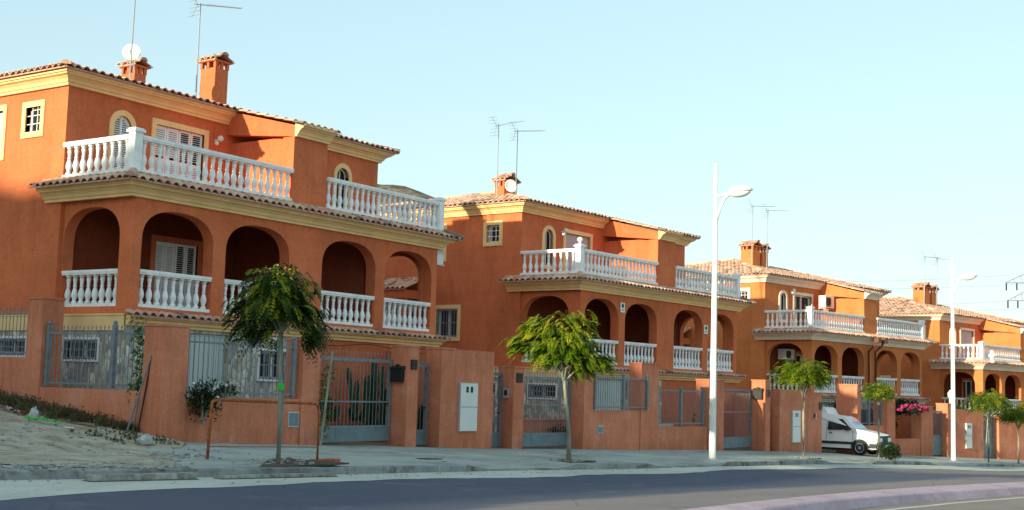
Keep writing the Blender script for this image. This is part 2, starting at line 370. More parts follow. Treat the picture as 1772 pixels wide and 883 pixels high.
# median island : top and its two faces
def median():
    mb = MB(); X = xs_range(-40, 130, 1.0); rows = []
    for x in X:
        a, b = interp(x, NX, NY), interp(x, MX, MY)
        za, zb = G(x, a)+ROADZ, G(x, b)+ROADZ
        rows.append([(x, a-.16, za-.02), (x, a-.05, za+.16), (x, a, za+.185), (x, a+.12, za+.19), (x, (a+b)/2, (za+zb)/2+.2), (x, b-.1, zb+.19), (x, b, zb+.17), (x, b+.03, zb-.02)])
    vs = [p for r in rows for p in r]; n = 8; fs = []
    for i in range(len(X)-1):
        for j in range(n-1): fs.append((i*n+j, (i+1)*n+j, (i+1)*n+j+1, i*n+j+1))
    mb.add(vs, fs); tag(mb.build('median', M_MEDT), kind='structure')
median()
def pz(x, y):
    d = max(0, y-ky(x)); r = raised(x)
    return G(x, y)-(1-r)*max(0, 1-d/1.3)*.105
sheet('pavement', M_PAVE, -40, 110, .5, lambda x: ky(x)+.17, lambda x: (wy(x)+.7) if x > 17.5 else (17.3+max(0, x-14.6)*1.0), 14, pz)
def kerb():
    mb = MB(); X = xs_range(-40, 110, .25); rows = []
    for i, x in enumerate(X):
        k = ky(x); t = pz(x, k)+.003; b = G(x, k)+ROADZ-.05; j = .006*math.sin(x*6)
        rows.append([(x, k, b), (x, k+.005, t-.015+j), (x, k+.02, t+j), (x, k+.18, pz(x, k+.18)+.004)])
    vs = [p for r in rows for p in r]; fs = []
    for i in range(len(X)-1):
        for j in range(3): fs.append((i*4+j, (i+1)*4+j, (i+1)*4+j+1, i*4+j+1))
    mb.add(vs, fs); tag(mb.build('kerb', M_KERB), kind='structure')
kerb()
sheet('dirt_slope', M_DIRT, -30, 17.75, .15, lambda x: ky(x)+.42+.2*math.sin(x*1.9)+.13*math.sin(x*4.3)+.10*math.sin(x*9.7+1)+.06*math.sin(x*21) if x < 13.2 else min(17+(x-15)*1.0, ky(13.2)+.3+(x-13.2)*1.3) if x < 15 else 17+(x-15)*1.0, lambda x: 60, 130, mound)
# far hill behind the street; an unseen shadow caster is added behind the viewer
def hill(name, pts, depth, base, seed, mat=M_HILL):
    mb = MB(); rnd = random.Random(seed); vs = []; fs = []; ny = 14
    P = []
    for i in range(len(pts)-1):
        a, b = Vector(pts[i]), Vector(pts[i+1]); k = max(2, int((b-a).length/3))
        for j in range(k): P.append(a.lerp(b, j/k))
    P.append(Vector(pts[-1]))
    for i, p in enumerate(P):
        rad = Vector((p.x, p.y, 0)).normalized()
        for j in range(-ny, ny+1):
            t = j/ny; q = p+rad*depth*t
            h = p.z*(1-abs(t)**1.3)+base*abs(t)**1.3 + (math.sin(i*.9+j*1.7)+math.sin(i*2.3+seed-j*.7)+rnd.uniform(-1, 1))*.012*depth*(.35 if j else .12)
            vs.append((q.x, q.y, h))
    n = 2*ny+1
    for i in range(len(P)-1):
        for j in range(n-1): fs.append((i*n+j, (i+1)*n+j, (i+1)*n+j+1, i*n+j+1))
    mb.add(vs, fs); return tag(mb.build(name, mat, smooth=True), kind='structure')
hill('hill', [(190, 245, 30), (205, 222, 46), (224, 199.6, 48.2), (229.4, 193.4, 46.9), (232.8, 189.2, 46.8), (237.5, 183.2, 44.2), (241.3, 178.3, 43), (252, 160, 30), (262, 140, 14), (272, 120, -4)], 70, -6, 3)
# unseen shadow caster: profile shaped to set the shade edges on walls and road
def shadow_ridge():
    mb = MB(); vs = []; fs = []; XC = -40
    prof = [(-60, 2), (0, 4.5), (12, 6.5), (16, 8.6), (17.7, 10.1), (19.8, 11.9), (22, 14.0), (25.5, 14.7), (27, 15.4), (29, 17.2), (30, 18.0), (32, 17.9), (33.1, 17.5), (35.3, 17.3), (45, 18), (60, 18.5), (90, 20), (150, 12), (200, 2)]
    ys = [-60+k*1.5 for k in range(int(260/1.5)+1)]
    for y in ys:
        h = interp(y, [p[0] for p in prof], [p[1] for p in prof])+.22*math.sin(y*.9)+.14*math.sin(y*2.1)
        for dx, f in ((-60, -.1), (-35, .4), (-15, .8), (-5, .95), (0, 1), (5, .93), (14, .55), (24, .05)):
            vs.append((XC+dx, y, h*f-1.0*(1-f)))
    n = 8
    for i in range(len(ys)-1):
        for j in range(n-1): fs.append((i*n+j, i*n+j+1, (i+1)*n+j+1, (i+1)*n+j))
    mb.add(vs, fs); tag(mb.build('shadow_ridge', M_HILL, smooth=True), kind='structure')
shadow_ridge()

# ------------------------------------------------------------------ house kit (local frame: x along the street, y into the lot, z=0 first-floor balcony)
def wall_open(mb, P, u0, u1, z0, z1, t, ops, N=14, ztop=None):
    """solid wall u0..u1, with openings (a,b,zb,zs,zt,kind); P(u,d,z) maps to xyz, d=0 outer face, d=t inner."""
    zt_ = ztop or (lambda u: z1)
    ops = sorted(ops); cur = u0
    def panel(a, b, za, zb, fa=None):
        if b-a < 1e-6: return
        for d in (0, t): mb.quad(P(a, d, za), P(b, d, za), P(b, d, zb if fa is None else zt_(b)), P(a, d, zb if fa is None else zt_(a)))
    for (a, b, zb, zs, zt, kind) in ops:
        panel(cur, a, z0, z1, 1)
        if zb > z0+1e-6: panel(a, b, z0, zb)
        # curve
        if kind == 'rect': pts = [(a, zt), (b, zt)]
        else:
            c = (a+b)/2; w = (b-a)/2; h = zt-zs; e = kind
            pts = []
            for k in range(N+1):
                th = PI-PI*k/N
                cx_, sz = math.cos(th), math.sin(th)
                pts.append((c+w*math.copysign(abs(cx_)**(2/e), cx_), zs+h*abs(sz)**(2/e)))
        for (p, q) in zip(pts[:-1], pts[1:]):
            for d in (0, t): mb.quad(P(p[0], d, p[1]), P(q[0], d, q[1]), P(q[0], d, zt_(q[0])), P(p[0], d, zt_(p[0])))
            mb.quad(P(p[0], 0, p[1]), P(q[0], 0, q[1]), P(q[0], t, q[1]), P(p[0], t, p[1]))
        for u, zz in ((a, pts[0][1]), (b, pts[-1][1])):
            mb.quad(P(u, 0, zb), P(u, t, zb), P(u, t, zz), P(u, 0, zz))
        if zb > z0+1e-6 or kind == 'rect': mb.quad(P(a, 0, zb), P(b, 0, zb), P(b, t, zb), P(a, t, zb))
        cur = b
    panel(cur, u1, z0, z1, 1)
    for u in (u0, u1): mb.quad(P(u, 0, z0), P(u, t, z0), P(u, t, zt_(u)), P(u, 0, zt_(u)))
    mb.quad(P(u0, 0, zt_(u0)), P(u1, 0, zt_(u1)), P(u1, t, zt_(u1)), P(u0, t, zt_(u0)))
    mb.quad(P(u0, 0, z0), P(u1, 0, z0), P(u1, t, z0), P(u0, t, z0))
def sweep(mb, path, prof, z):
    """profile (out, dz) swept along plan path, outward = right-hand side of travel; mitred, capped."""
    n = len(path); offs = []
    for i in range(n):
        d = []
        if i > 0: a = Vector(path[i])-Vector(path[i-1]); d.append(Vector((a.y, -a.x)).normalized())
        if i < n-1: a = Vector(path[i+1])-Vector(path[i]); d.append(Vector((a.y, -a.x)).normalized())
        if len(d) == 2:
            m = (d[0]+d[1]).normalized(); m = m/max(.3, m.dot(d[0]))
        else: m = d[0]
        offs.append(m)
    k = len(prof); vs = []
    for i in range(n):
        for (o, dz) in prof: vs.append((path[i][0]+offs[i].x*o, path[i][1]+offs[i].y*o, z+dz))
    fs = []
    for i in range(n-1):
        for j in range(k): fs.append((i*k+j, i*k+(j+1) % k, (i+1)*k+(j+1) % k, (i+1)*k+j))
    fs += [tuple(range(k)), tuple(range((n-1)*k, n*k))[::-1]]
    mb.add(vs, fs)
CORN = [(0, 0), (.08, 0), (.085, .05), (.12, .07), (.15, .13), (.22, .19), (.29, .215), (.295, .25), (.34, .255), (.34, .33), (0, .33)]
CORN_S = [(0, 0), (.06, 0), (.07, .05), (.12, .08), (.13, .13), (.2, .16), (.22, .22), (0, .22)]
PITCH = .235
def tiles(mb, A, B, nrm, z0, run, slope, hl=0, hr=0, tmaxf=None, seed=0, row=.34):
    """barrel tiles: eave from A to B, nrm = horizontal unit vector going up the slope; hl/hr = hip tangent at each end."""
    A = Vector(A); B = Vector(B); nrm = Vector(nrm); L = (B-A).length; u = (B-A)/L; n = max(1, round(L/PITCH)); p = L/n
    rnd = random.Random(seed); SS = (0, .1, .3, .5, .7, .9)
    def tm(s):
        t = run
        if tmaxf: t = min(t, tmaxf(s))
        if hl: t = min(t, s/hl)
        if hr: t = min(t, (L-s)/hr)
        return max(0, t)
    def prof(fr): return 0.070*max(0, math.sin(PI*min(1, max(0, (fr-.1)/.8))))**.6
    for k in range(n):
        smp = [(k+f)*p for f in SS]+[(k+1)*p]
        hh = [prof(f) for f in SS]+[0]
        T = max(tm(smp[0]), tm(smp[-1]), tm(smp[3])); nr = int(math.ceil(T/row)); jit = rnd.uniform(-.015, .015)
        for r in range(nr):
            t0 = r*row+(jit if r == 0 else 0); t1 = (r+1)*row+.02
            mb.cur = rnd.choices((0, 1, 2, 3), (5, 4, 2, 1.1))[0]
            lift = rnd.uniform(0, .008)
            lo = []; hi = []
            for s_, h in zip(smp, hh):
                mx = tm(s_); a = min(t0, mx); b = min(t1, mx)
                q = A+u*s_+nrm*a; w = A+u*s_+nrm*b
                lo.append((q.x, q.y, z0+slope*a+h*(1.0)+.022+lift)); hi.append((w.x, w.y, z0+slope*b+h*.86+lift))
            m = len(smp); fs = []
            base = lo+hi
            for i in range(m-1): fs.append((i, i+1, m+i+1, m+i))
            # rim thickness at the lower edge
            rim = [(x, y, z-.022) for x, y, z in lo]
            base += rim
            for i in range(m-1): fs.append((2*m+i, 2*m+i+1, i+1, i))
            mb.add(base, fs)
    # mortar bed under the tiles
    mb.cur = 0
    steps = 24; prev = None
    for i in range(steps+1):
        s_ = L*i/steps; t = tm(s_); q0 = A+u*s_+nrm*.04; q1 = A+u*s_+nrm*max(.04, t)
        cur = ((q0.x, q0.y, z0+.004), (q1.x, q1.y, z0+slope*t+.004), (q0.x, q0.y, z0-.03))
        if prev: mb.quad(prev[0], cur[0], cur[1], prev[1]); mb.quad(prev[2], cur[2], cur[0], prev[0])
        prev = cur
def hipcap(mb, a, b, seed=0):
    a = Vector(a); b = Vector(b); L = (b-a).length; n = max(1, int(L/.36)); rnd = random.Random(seed)
    d = (b-a).normalized(); s = d.cross(Vector((0, 0, 1))).normalized(); w = s.cross(d)
    for i in range(n):
        p = a+d*(i*L/n); q = a+d*((i+1)*L/n+.04); mb.cur = rnd.choices((0, 1, 2, 3), (4, 5, 2, 1))[0]
        vs = []
        for c, r in ((p, .125), (q, .10)):
            for k in range(7):
                th = PI*k/6; vs.append(c+s*math.cos(th)*r+w*math.sin(th)*r*.8)
        mb.add(vs, [(k, k+1, 8+k, 7+k) for k in range(6)]+[tuple(range(7))])
# baluster profile (height .66)
BPROF = [(r_*.9, z_) for r_, z_ in [(.075, 0), (.075, .05), (.045, .065), (.05, .10), (.078, .17), (.082, .22), (.062, .30), (.038, .36), (.036, .38), (.055, .40), (.036, .42), (.045, .50), (.058, .56), (.045, .61), (.07, .615), (.07, .66)]]
_bal = {}
def baluster_mesh(small):
    if small not in _bal:
        mb = MB(); mb.lathe(BPROF if not small else BPROF[::1], 10 if not small else 8)
        o = mb.build('baluster', M_STONEW, smooth=True); _bal[small] = o.data; bpy.data.objects.remove(o)
    return _bal[small]
def balustrade(parent, a, b, z, n, posts=(), small=False, sub=True, ext=0.02):
    a = Vector(a); b = Vector(b); d = (b-a).normalized(); nn = Vector((-d.y, d.x))
    mb = MB()
    def bar(w, z0, z1, e=ext):
        p = [a-d*e-nn*w, b+d*e-nn*w, b+d*e+nn*w, a-d*e+nn*w]; mb.prism([(q.x, q.y) for q in p], z0, z1)
    bar(.085, z, z+.075); bar(.095, z+.735, z+.775); bar(.11, z+.775, z+.84)
    o = mb.build('balustrade', M_STONEW, parent)
    L = (b-a).length
    if sub:
        for i in range(n):
            q = a+d*(L*(i+.5)/n)
            c = bpy.data.objects.new('baluster', baluster_mesh(small)); COL.objects.link(c); c.parent = o
            c.location = (q.x, q.y, z+.075)
    return o
def post(parent, x, y, z, h=.98, w=.13):
    mb = MB(); mb.box(x-w, x+w, y-w, y+w, z, z+.07); mb.box(x-w+.02, x+w-.02, y-w+.02, y+w-.02, z+.07, z+h-.09)
    mb.box(x-w-.02, x+w+.02, y-w-.02, y+w+.02, z+h-.09, z+h-.03); mb.box(x-w+.01, x+w-.01, y-w+.01, y+w-.01, z+h-.03, z+h)
    return mb.build('balustrade_post', M_STONEW, parent)
def arch_ring(mb, P, c, w, zs, zt, z0, tw, pr, N=14):
    """arched trim of width tw and projection pr around opening centre c half width w."""
    inn = [(c-w, z0)]+[(c-w*math.cos(PI*k/N), zs+(zt-zs)*math.sin(PI*k/N)) for k in range(N+1)]+[(c+w, z0)]
    out = [(c-w-tw, z0)]+[(c-(w+tw)*math.cos(PI*k/N), zs+(zt-zs+tw)*math.sin(PI*k/N)) for k in range(N+1)]+[(c+w+tw, z0)]
    for i in range(len(inn)-1):
        a, b, c_, d = inn[i], inn[i+1], out[i+1], out[i]
        mb.quad(P(a[0], -pr, a[1]), P(b[0], -pr, b[1]), P(c_[0], -pr, c_[1]), P(d[0], -pr, d[1]))
        mb.quad(P(d[0], -pr, d[1]), P(c_[0], -pr, c_[1]), P(c_[0], .01, c_[1]), P(d[0], .01, d[1]))
        mb.quad(P(a[0], -pr, a[1]), P(b[0], -pr, b[1]), P(b[0], .12, b[1]), P(a[0], .12, a[1]))
def pbox(mb, P, u0, u1, d0, d1, z0, z1):
    c = [P(u0, d0, z0), P(u1, d0, z0), P(u1, d1, z0), P(u0, d1, z0), P(u0, d0, z1), P(u1, d0, z1), P(u1, d1, z1), P(u0, d1, z1)]
    mb.add(c, [(0, 1, 2, 3), (4, 5, 6, 7), (0, 1, 5, 4), (1, 2, 6, 5), (2, 3, 7, 6), (3, 0, 4, 7)])
def window(parent, P, u0, u1, z0, z1, trim, style, tw=.14, sill=True):
    """u0..u1,z0..z1 is the clear opening. returns window part."""
    mb = MB(); pr = .035
    pbox(mb, P, u0-tw, u0, -pr, .10, z0-(tw if sill else 0), z1+tw); pbox(mb, P, u1, u1+tw, -pr, .10, z0-(tw if sill else 0), z1+tw)
    pbox(mb, P, u0, u1, -pr, .10, z1, z1+tw)
    if sill: pbox(mb, P, u0, u1, -pr-.01, .12, z0-tw, z0)
    w = mb.build('window' if style != 'shutters' else 'balcony_door', trim, parent)
    g = MB(); pbox(g, P, u0, u1, .17, .19, z0, z1); g.build('pane', M_GLASS, w)
    f = MB()
    if style == 'grid':
        pbox(f, P, u0, u0+.05, .12, .17, z0, z1); pbox(f, P, u1-.05, u1, .12, .17, z0, z1); pbox(f, P, u0, u1, .12, .17, z0, z0+.05); pbox(f, P, u0, u1, .12, .17, z1-.05, z1)
        f.build('frame', M_WHITE, w); f = MB()
        for k in (1, 2): x = u0+(u1-u0)*k/3; pbox(f, P, x-.008, x+.008, .03, .055, z0, z1)
        for k in (1, 2): z = z0+(z1-z0)*k/3; pbox(f, P, u0, u1, .025, .05, z-.008, z+.008)
        f.build('window_bars', M_WHITE, w)
    elif style == 'bars':
        n = max(4, int((u1-u0)/.11))
        for k in range(n+1): x = u0+(u1-u0)*k/n; pbox(f, P, x-.009, x+.009, -.05, -.03, z0-.02, z1+.02)
        for z in (z0+.03, (z0+z1)/2, z1-.03): pbox(f, P, u0, u1, -.045, -.02, z-.014, z+.014)
        f.build('window_bars', M_METAL, w)
        f = MB(); pbox(f, P, u0, u0+.06, .1, .16, z0, z1); pbox(f, P, u1-.06, u1, .1, .16, z0, z1); pbox(f, P, (u0+u1)/2-.04, (u0+u1)/2+.04, .1, .16, z0, z1); pbox(f, P, u0, u1, .1, .16, z0, z0+.06); pbox(f, P, u0, u1, .1, .16, z1-.06, z1)
        f.build('frame', M_WHITE, w)
    elif style == 'shutters':
        n = 4; ww = (u1-u0)/n
        for k in range(n):
            f = MB(); a = u0+k*ww+.01; b = a+ww-.02
            pbox(f, P, a, a+.05, .05, .09, z0, z1); pbox(f, P, b-.05, b, .05, .09, z0, z1)
            zm = z0+(z1-z0)*.5
            for z in (z0, zm, z1-.06): pbox(f, P, a+.05, b-.05, .052, .088, z, z+.06)
            openl = k >= 2
            z = z0+.08
            while z < z1-.1:
                if abs(z-zm-.03) > .06:
                    if openl and z > zm: f.quad(P(a+.05, .06, z), P(b-.05, .06, z), P(b-.05, .085, z+.02), P(a+.05, .085, z+.02))
                    else: f.quad(P(a+.05, .055, z), P(b-.05, .055, z), P(b-.05, .085, z+.05), P(a+.05, .085, z+.05))
                z += .055
            f.build('shutter', M_WHITE, w)
    elif style == 'roller':
        z = z0
        while z < z1:
            pbox(f, P, u0, u1, .08, .10, z, min(z1, z+.042)); pbox(f, P, u0, u1, .09, .105, z+.042, min(z1, z+.05)+.001); z += .05
        f.build('roller_shutter', M_SHUT, w)
    elif style == 'glass':
        for x in (u0, (u0+u1)/2-.03, u1-.06): pbox(f, P, x, x+.06, .1, .165, z0, z1)
        pbox(f, P, u0, u1, .1, .165, z1-.06, z1); f.build('frame', M_WHITE, w)
    return w
def archwindow(parent, P, c, w_, z0, zs, zt, trim, style):
    mb = MB(); arch_ring(mb, P, c, w_, zs, zt, z0-.14, .14, .035); pbox(mb, P, c-w_, c+w_, -.04, .12, z0-.14, z0)
    w = mb.build('arched_window', trim, parent)
    g = MB(); N = 12; pts = [(c-w_, z0), (c+w_, z0)]+[(c+w_*math.cos(PI*k/N), zs+(zt-zs)*math.sin(PI*k/N)) for k in range(N+1)]
    g.add([P(u, .15, z) for u, z in pts], [tuple(range(len(pts)))]); g.build('pane', M_GLASS, w)
    f = MB()
    if style == 'louvre':
        z = z0
        while z < zt-.04:
            hw = w_ if z < zs else w_*math.sqrt(max(0, 1-((z-zs)/(zt-zs))**2))
            f.quad(P(c-hw, .06, z), P(c+hw, .06, z), P(c+hw, .10, z+.045), P(c-hw, .10, z+.045)); z += .055
        arch_ring(f, P, c, w_-.05, zs, zt-.05, z0, .05, -.055); pbox(f, P, c-.025, c+.025, .05, .1, z0, zt)
        f.build('shutter', M_WHITE, w)
    else:
        arch_ring(f, P, c, w_-.04, zs, zt-.04, z0, .04, -.11); pbox(f, P, c-.015, c+.015, .11, .14, z0, zt); f.build('frame', M_WHITE, w)
    return w

W = 11.3; D = 2.5; DEPTH = 14.2
def house(spec):
    X, Y, Z, th = spec['pose']; wm = spec['wall']; tr = spec['trim']
    H = thing('semi_detached_house', spec['label'], 'house', (X, Y, Z), th, 'matching semi-detached houses along the street')
    far = spec.get('far', False)
    PF = lambda y0: (lambda u, d, z: (u, y0+d, z))             # facing -y
    PL = lambda x0: (lambda u, d, z: (x0+d, u, z))             # facing -x, u=y
    PR = lambda x0: (lambda u, d, z: (x0-d, u, z))             # facing +x
    # ---- main body walls
    mb = MB()
    wins = [(3.47, 4.05, 4.22, 4.83, 4.83, 'rect')]
    sy = spec.get('sw', 4.96); side_ops = wins+[(sy, sy+.9, 3.75, 4.86, 4.86, 'rect')]
    lowside = [(5.28, 6.25, .86, 1.88, 1.88, 'rect')]
    wall_open(mb, PL(0), D, DEPTH, 2.6, 5.58, .28, side_ops)
    wall_open(mb, PL(0), D, DEPTH, -.2, 2.6, .28, lowside)
    mb2 = mb
    # front set-back walls, upper
    upL = [(1.35, 1.87, 3.5, 4.55, 4.80, 2), (2.64, 4.24, 3.02, 4.80, 4.80, 'rect')]
    upR = [(W-4.24, W-2.64, 3.02, 4.80, 4.80, 'rect'), (W-1.87, W-1.35, 3.5, 4.55, 4.80, 2)]
    wall_open(mb, PF(D), 0.283, W-.283, 3.0, 5.58, .28, upL+upR)
    # gallery back walls
    gal = [(2.84, 4.24, .02, 1.86, 1.86, 'rect'), (W-4.24, W-2.84, .02, 1.86, 1.86, 'rect')]
    gw = MB(); wall_open(gw, PF(D), .283, W-.283, .0, 2.72, .28, gal)
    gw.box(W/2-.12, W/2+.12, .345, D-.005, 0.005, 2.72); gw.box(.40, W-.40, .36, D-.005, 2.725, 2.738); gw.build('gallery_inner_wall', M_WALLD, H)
    wall_open(mb, PR(W), D, DEPTH, -.2, 5.58, .28, [])
    wall_open(mb, lambda u, d, z: (u, DEPTH-d, z), .283, W-.283, -3.4, 5.58, .28, [])
    # basement right unit front plain wall (orange) and side
    wall_open(mb, PF(0), 5.45, W, -3.6, -.42, .3, [])
    wall_open(mb, PR(W), .302, DEPTH, -3.6, -.202, .28, [])
    mb.build('wall', wm, H)
    # ---- gallery arcade
    mb = MB()
    AR = [(.34, 2.47), (2.87, 5.04), (W-5.04, W-2.87), (W-2.47, W-.34)]
    wall_open(mb, PF(0), 0.1, W-.1, -.2, 2.72, .34, [(a, b, 0.0, 1.5, 2.24, 2.45) for a, b in AR], 22)
    sa = [(.46, 2.44, 0.0, 1.5, 2.28, 2.45)]
    wall_open(mb, PL(.103), .343, D-.003, -.2, 2.72, .28, sa, 22)
    wall_open(mb, PR(W-.103), .343, D-.003, -.2, 2.72, .28, sa, 22)
    mb.build('arcade', wm, H)
    # ---- slabs
    mb = MB(); mb.box(.12, W-.12, .35, D+.3, -.19, 0); mb.box(.12, W-.12, .02, D+.3, 2.74, 2.99)
    mb.build('floor_slab', wm, H)
    # ---- basement, left unit in stone
    mb = MB()
    wall_open(mb, PF(0), 0, 5.448, -3.6, -.43, .3, [(.95, 3.1, -3.6, -.5, -.5, 'rect'), (4.15, 5.2, -1.52, -.82, -.82, 'rect')])
    wall_open(mb, PL(0), .303, 13.9, -3.6, -.56, .28, [(.84, 1.98, -1.2, -.76, -.76, 'rect'), (3.45, 4.6, -1.13, -.74, -.74, 'rect')])
    b = mb.build('stone_basement_wall', M_STONE, H)
    mb = MB(); mb.box(.6, W-.6, 1.2, 1.3, -3.4, -.3); mb.box(1.6, 1.7, 1.2, 12, -3.4, -.3); mb.build('inner_wall', M_DARK, H)
    g = MB()
    for k in range(16): g.box(.96+k*.134, .96+k*.134+.12, .10, .14, -3.5, -.5)
    g.box(.95, 3.1, .13, .16, -3.5, -.5); g.build('garage_door', M_GARD, H)
    window(H, PF(0), 4.15, 5.2, -1.52, -.82, M_WHITE, 'bars', .05)
    window(H, PL(0), .84, 1.98, -1.2, -.76, M_WHITE, 'bars', .05); window(H, PL(0), 3.45, 4.6, -1.13, -.74, M_WHITE, 'bars', .05)
    # yellow band along the side
    mb = MB(); mb.box(-.03, .0-.003, -.0, 13.9, -.55, -.21); mb.box(-.05, .12, -.003, 13.9, -.215, -.175); mb.build('string_course', tr, H)
    # ---- windows
    window(H, PL(0), 3.47, 4.05, 4.22, 4.83, tr, 'grid'); window(H, PL(0), sy, sy+.9, 3.75, 4.86, tr, 'roller'); window(H, PL(0), 5.28, 6.25, .86, 1.88, tr, 'bars')
    st = spec['door']
    window(H, PF(D), 2.64, 4.24, 3.02, 4.80, tr, st, sill=False); window(H, PF(D), W-4.24, W-2.64, 3.02, 4.80, tr, st, sill=False)
    archwindow(H, PF(D), 1.61, .26, 3.5, 4.55, 4.80, tr, spec['arch']); archwindow(H, PF(D), W-1.61, .26, 3.5, 4.55, 4.80, tr, 'plain')
    window(H, PF(D), 2.84, 4.24, .02, 1.86, wm, spec['gdoor'], sill=False); window(H, PF(D), W-4.24, W-2.84, .02, 1.86, wm, 'glass', sill=False)
    # ---- party block between the two terraces
    c0, c1 = 5.02, W-5.02
    sl = .24; ze = lambda y: 5.56+sl*(y-2.1)
    mb = MB()
    mb.box(c0, c1, .0, .40, 3.0, 4.70)                                # front pier
    mb.box(c0+.2, c1-.2, .40, D, 3.0, 4.75)                           # recessed party wall
    P = lambda u, d, z: (c0+d, u, z)
    mb.prism([(c0-.003, 0.0), (c1+.003, 0.0), (c1+.003, D), (c0-.003, D)], [4.70, 4.70, 4.95, 4.95], [ze(0)-.06, ze(0)-.06, ze(D)-.05, ze(D)-.05])
    mb.build('party_wall', wm, H)
    mb = MB(); sweep(mb, [(c0-.0, -.003), (c1, -.003)], CORN, 4.70); mb.build('block_cornice', tr, H)
    # ---- cornices
    mb = MB(); sweep(mb, [(0, DEPTH), (0, D), (c0-.004, D)], CORN, 5.22); sweep(mb, [(c1+.004, D), (W, D), (W, DEPTH)], CORN, 5.22); mb.build('eaves_cornice', tr, H)
    mb = MB(); sweep(mb, [(-.003, D+.5), (-.003, 0), (W, 0), (W, D)], [(x+.0, z) for x, z in CORN], 2.44); mb.build('gallery_cornice', tr, H)
    mb = MB(); sweep(mb, [(.02, -.003), (W+.0, -.003), (W, 1.2)], CORN_S, -.43); mb.build('basement_cornice', tr, H)
    # ---- roof
    ov = .46; ex0, ex1, ey0, ey1 = -ov, W+ov, D-ov, DEPTH+ov; run = (ex1-ex0)/2
    cyr = ey0+run; zr = 5.56
    mb = MB()
    Lf = ex1-ex0; ca, cb = c0-.12-ex0, c1+.12-ex0
    tiles(mb, (ex0, ey0), (ex1, ey0), (0, 1), zr, run, sl, 1, 1, seed=1)
    tiles(mb, (c0-.12, -.36), (c1+.12, -.36), (0, 1), ze(-.36), ey0+.36+.1, sl, seed=2)
    Ls = ey1-ey0
    tiles(mb, (ex0, ey1), (ex0, ey0), (1, 0), zr, run, sl, 1, 1, seed=3)
    tiles(mb, (ex1, ey0), (ex1, ey1), (-1, 0), zr, run, sl, 1, 1, seed=4)
    tiles(mb, (ex1, ey1), (ex0, ey1), (0, -1), zr, run, sl, 1, 1, seed=5)
    roof = mb.build('roof', TILES, H)
    mb = MB(); ax = (ex0+ex1)/2; za = zr+sl*run+.05
    hipcap(mb, (ex0, ey0, zr+.03), (ax, cyr, za), 1); hipcap(mb, (ex1, ey0, zr+.03), (ax, cyr, za), 2)
    hipcap(mb, (ex0, ey1, zr+.03), (ax, ey1-run, za), 3); hipcap(mb, (ex1, ey1, zr+.03), (ax, ey1-run, za), 4)
    if ey1-run > cyr+.05: hipcap(mb, (ax, cyr, za), (ax, ey1-run, za), 5)
    mb.build('ridge_tiles', TILES, roof)
    # rear/side soffit closing plate
    mb = MB(); mb.box(.25, W-.25, D+.25, DEPTH-.25, 5.50, 5.55); mb.build('ceiling', M_DARK, H)
    # ---- skirts of tiles
    mb = MB(); o = .5
    tiles(mb, (-o+.0, D+.6), (-o, -o), (1, 0), 2.76, o-.08, .42, 0, 1, seed=6)
    tiles(mb, (-o, -o), (W+o, -o), (0, 1), 2.76, o-.08, .42, 1, 1, seed=7)
    tiles(mb, (W+o, -o), (W+o, D+.05), (-1, 0), 2.76, o-.08, .42, 1, 0, seed=8)
    hipcap(mb, (-o, -o, 2.79), (-.1, -.1, 2.98), 1); hipcap(mb, (W+o, -o, 2.79), (W+.1, -.1, 2.98), 2)
    mb.cur = 1; mb.box(-.12, -.002, -.12, D+.58, 2.90, 2.995); mb.box(0, W, -.12, .0, 2.90, 2.995); mb.box(W, W+.12, -.12, D, 2.90, 2.995)
    mb.build('gallery_roof_tiles', TILES, H)
    mb = MB(); o = .32
    tiles(mb, (-.05, -o), (W+o, -o), (0, 1), -.21, o-.02, .30, 0, 1, seed=9)
    tiles(mb, (W+o, -o), (W+o, 1.2), (-1, 0), -.21, o-.02, .30, 1, 0, seed=10)
    mb.build('basement_roof_tiles', TILES, H)
    # ---- porch roof on the side
    mb = MB(); tiles(mb, (-1.25, 9.2), (-1.25, 6.75), (1, 0), 2.55, 1.2, .40, seed=11); pr_ = mb.build('porch_roof', TILES, H)
    mb = MB(); mb.box(-1.15, -.005, 6.85, 9.1, 2.22, 2.52); mb.box(-1.1, -.9, 6.9, 7.1, -3.4, 2.22); mb.box(-1.1, -.9, 8.9, 9.1, -3.4, 2.22); mb.build('porch_frame', wm, H)
    mb = MB(); mb.box(-.03, -.004, 7.3, 8.7, -.1, 2.15); mb.build('side_door', M_DARK, H)
    # ---- balustrades
    sub = spec.get('balusters', True)
    for a, b in AR: balustrade(H, (a+.02, .10), (b-.02, .10), 0.0, 9, sub=sub, small=far)
    balustrade(H, (.20, .48), (.20, 2.42), 0.0, 8, sub=sub, small=far); balustrade(H, (W-.20, .48), (W-.20, 2.42), 0.0, 8, sub=sub, small=far)
    zt = 3.0
    balustrade(H, (.17, .04), (c0-.03, .04), zt, 21, sub=sub, small=far, ext=0); balustrade(H, (c1+.03, .04), (W-.17, .04), zt, 21, sub=sub, small=far, ext=0)
    balustrade(H, (.04, .17), (.04, D-.02), zt, 9, sub=sub, small=far, ext=0); balustrade(H, (W-.04, .17), (W-.04, D+1.0), zt, 14, sub=sub, small=far, ext=0)
    for x in (.04, W-.04): post(H, x, .04, zt)
    post(H, W-.04, D+1.13, zt)
    mb = MB(); mb.box(W-.55, W+.3, D, D+1.2, 2.72, 2.99); mb.build('terrace_slab', wm, H)
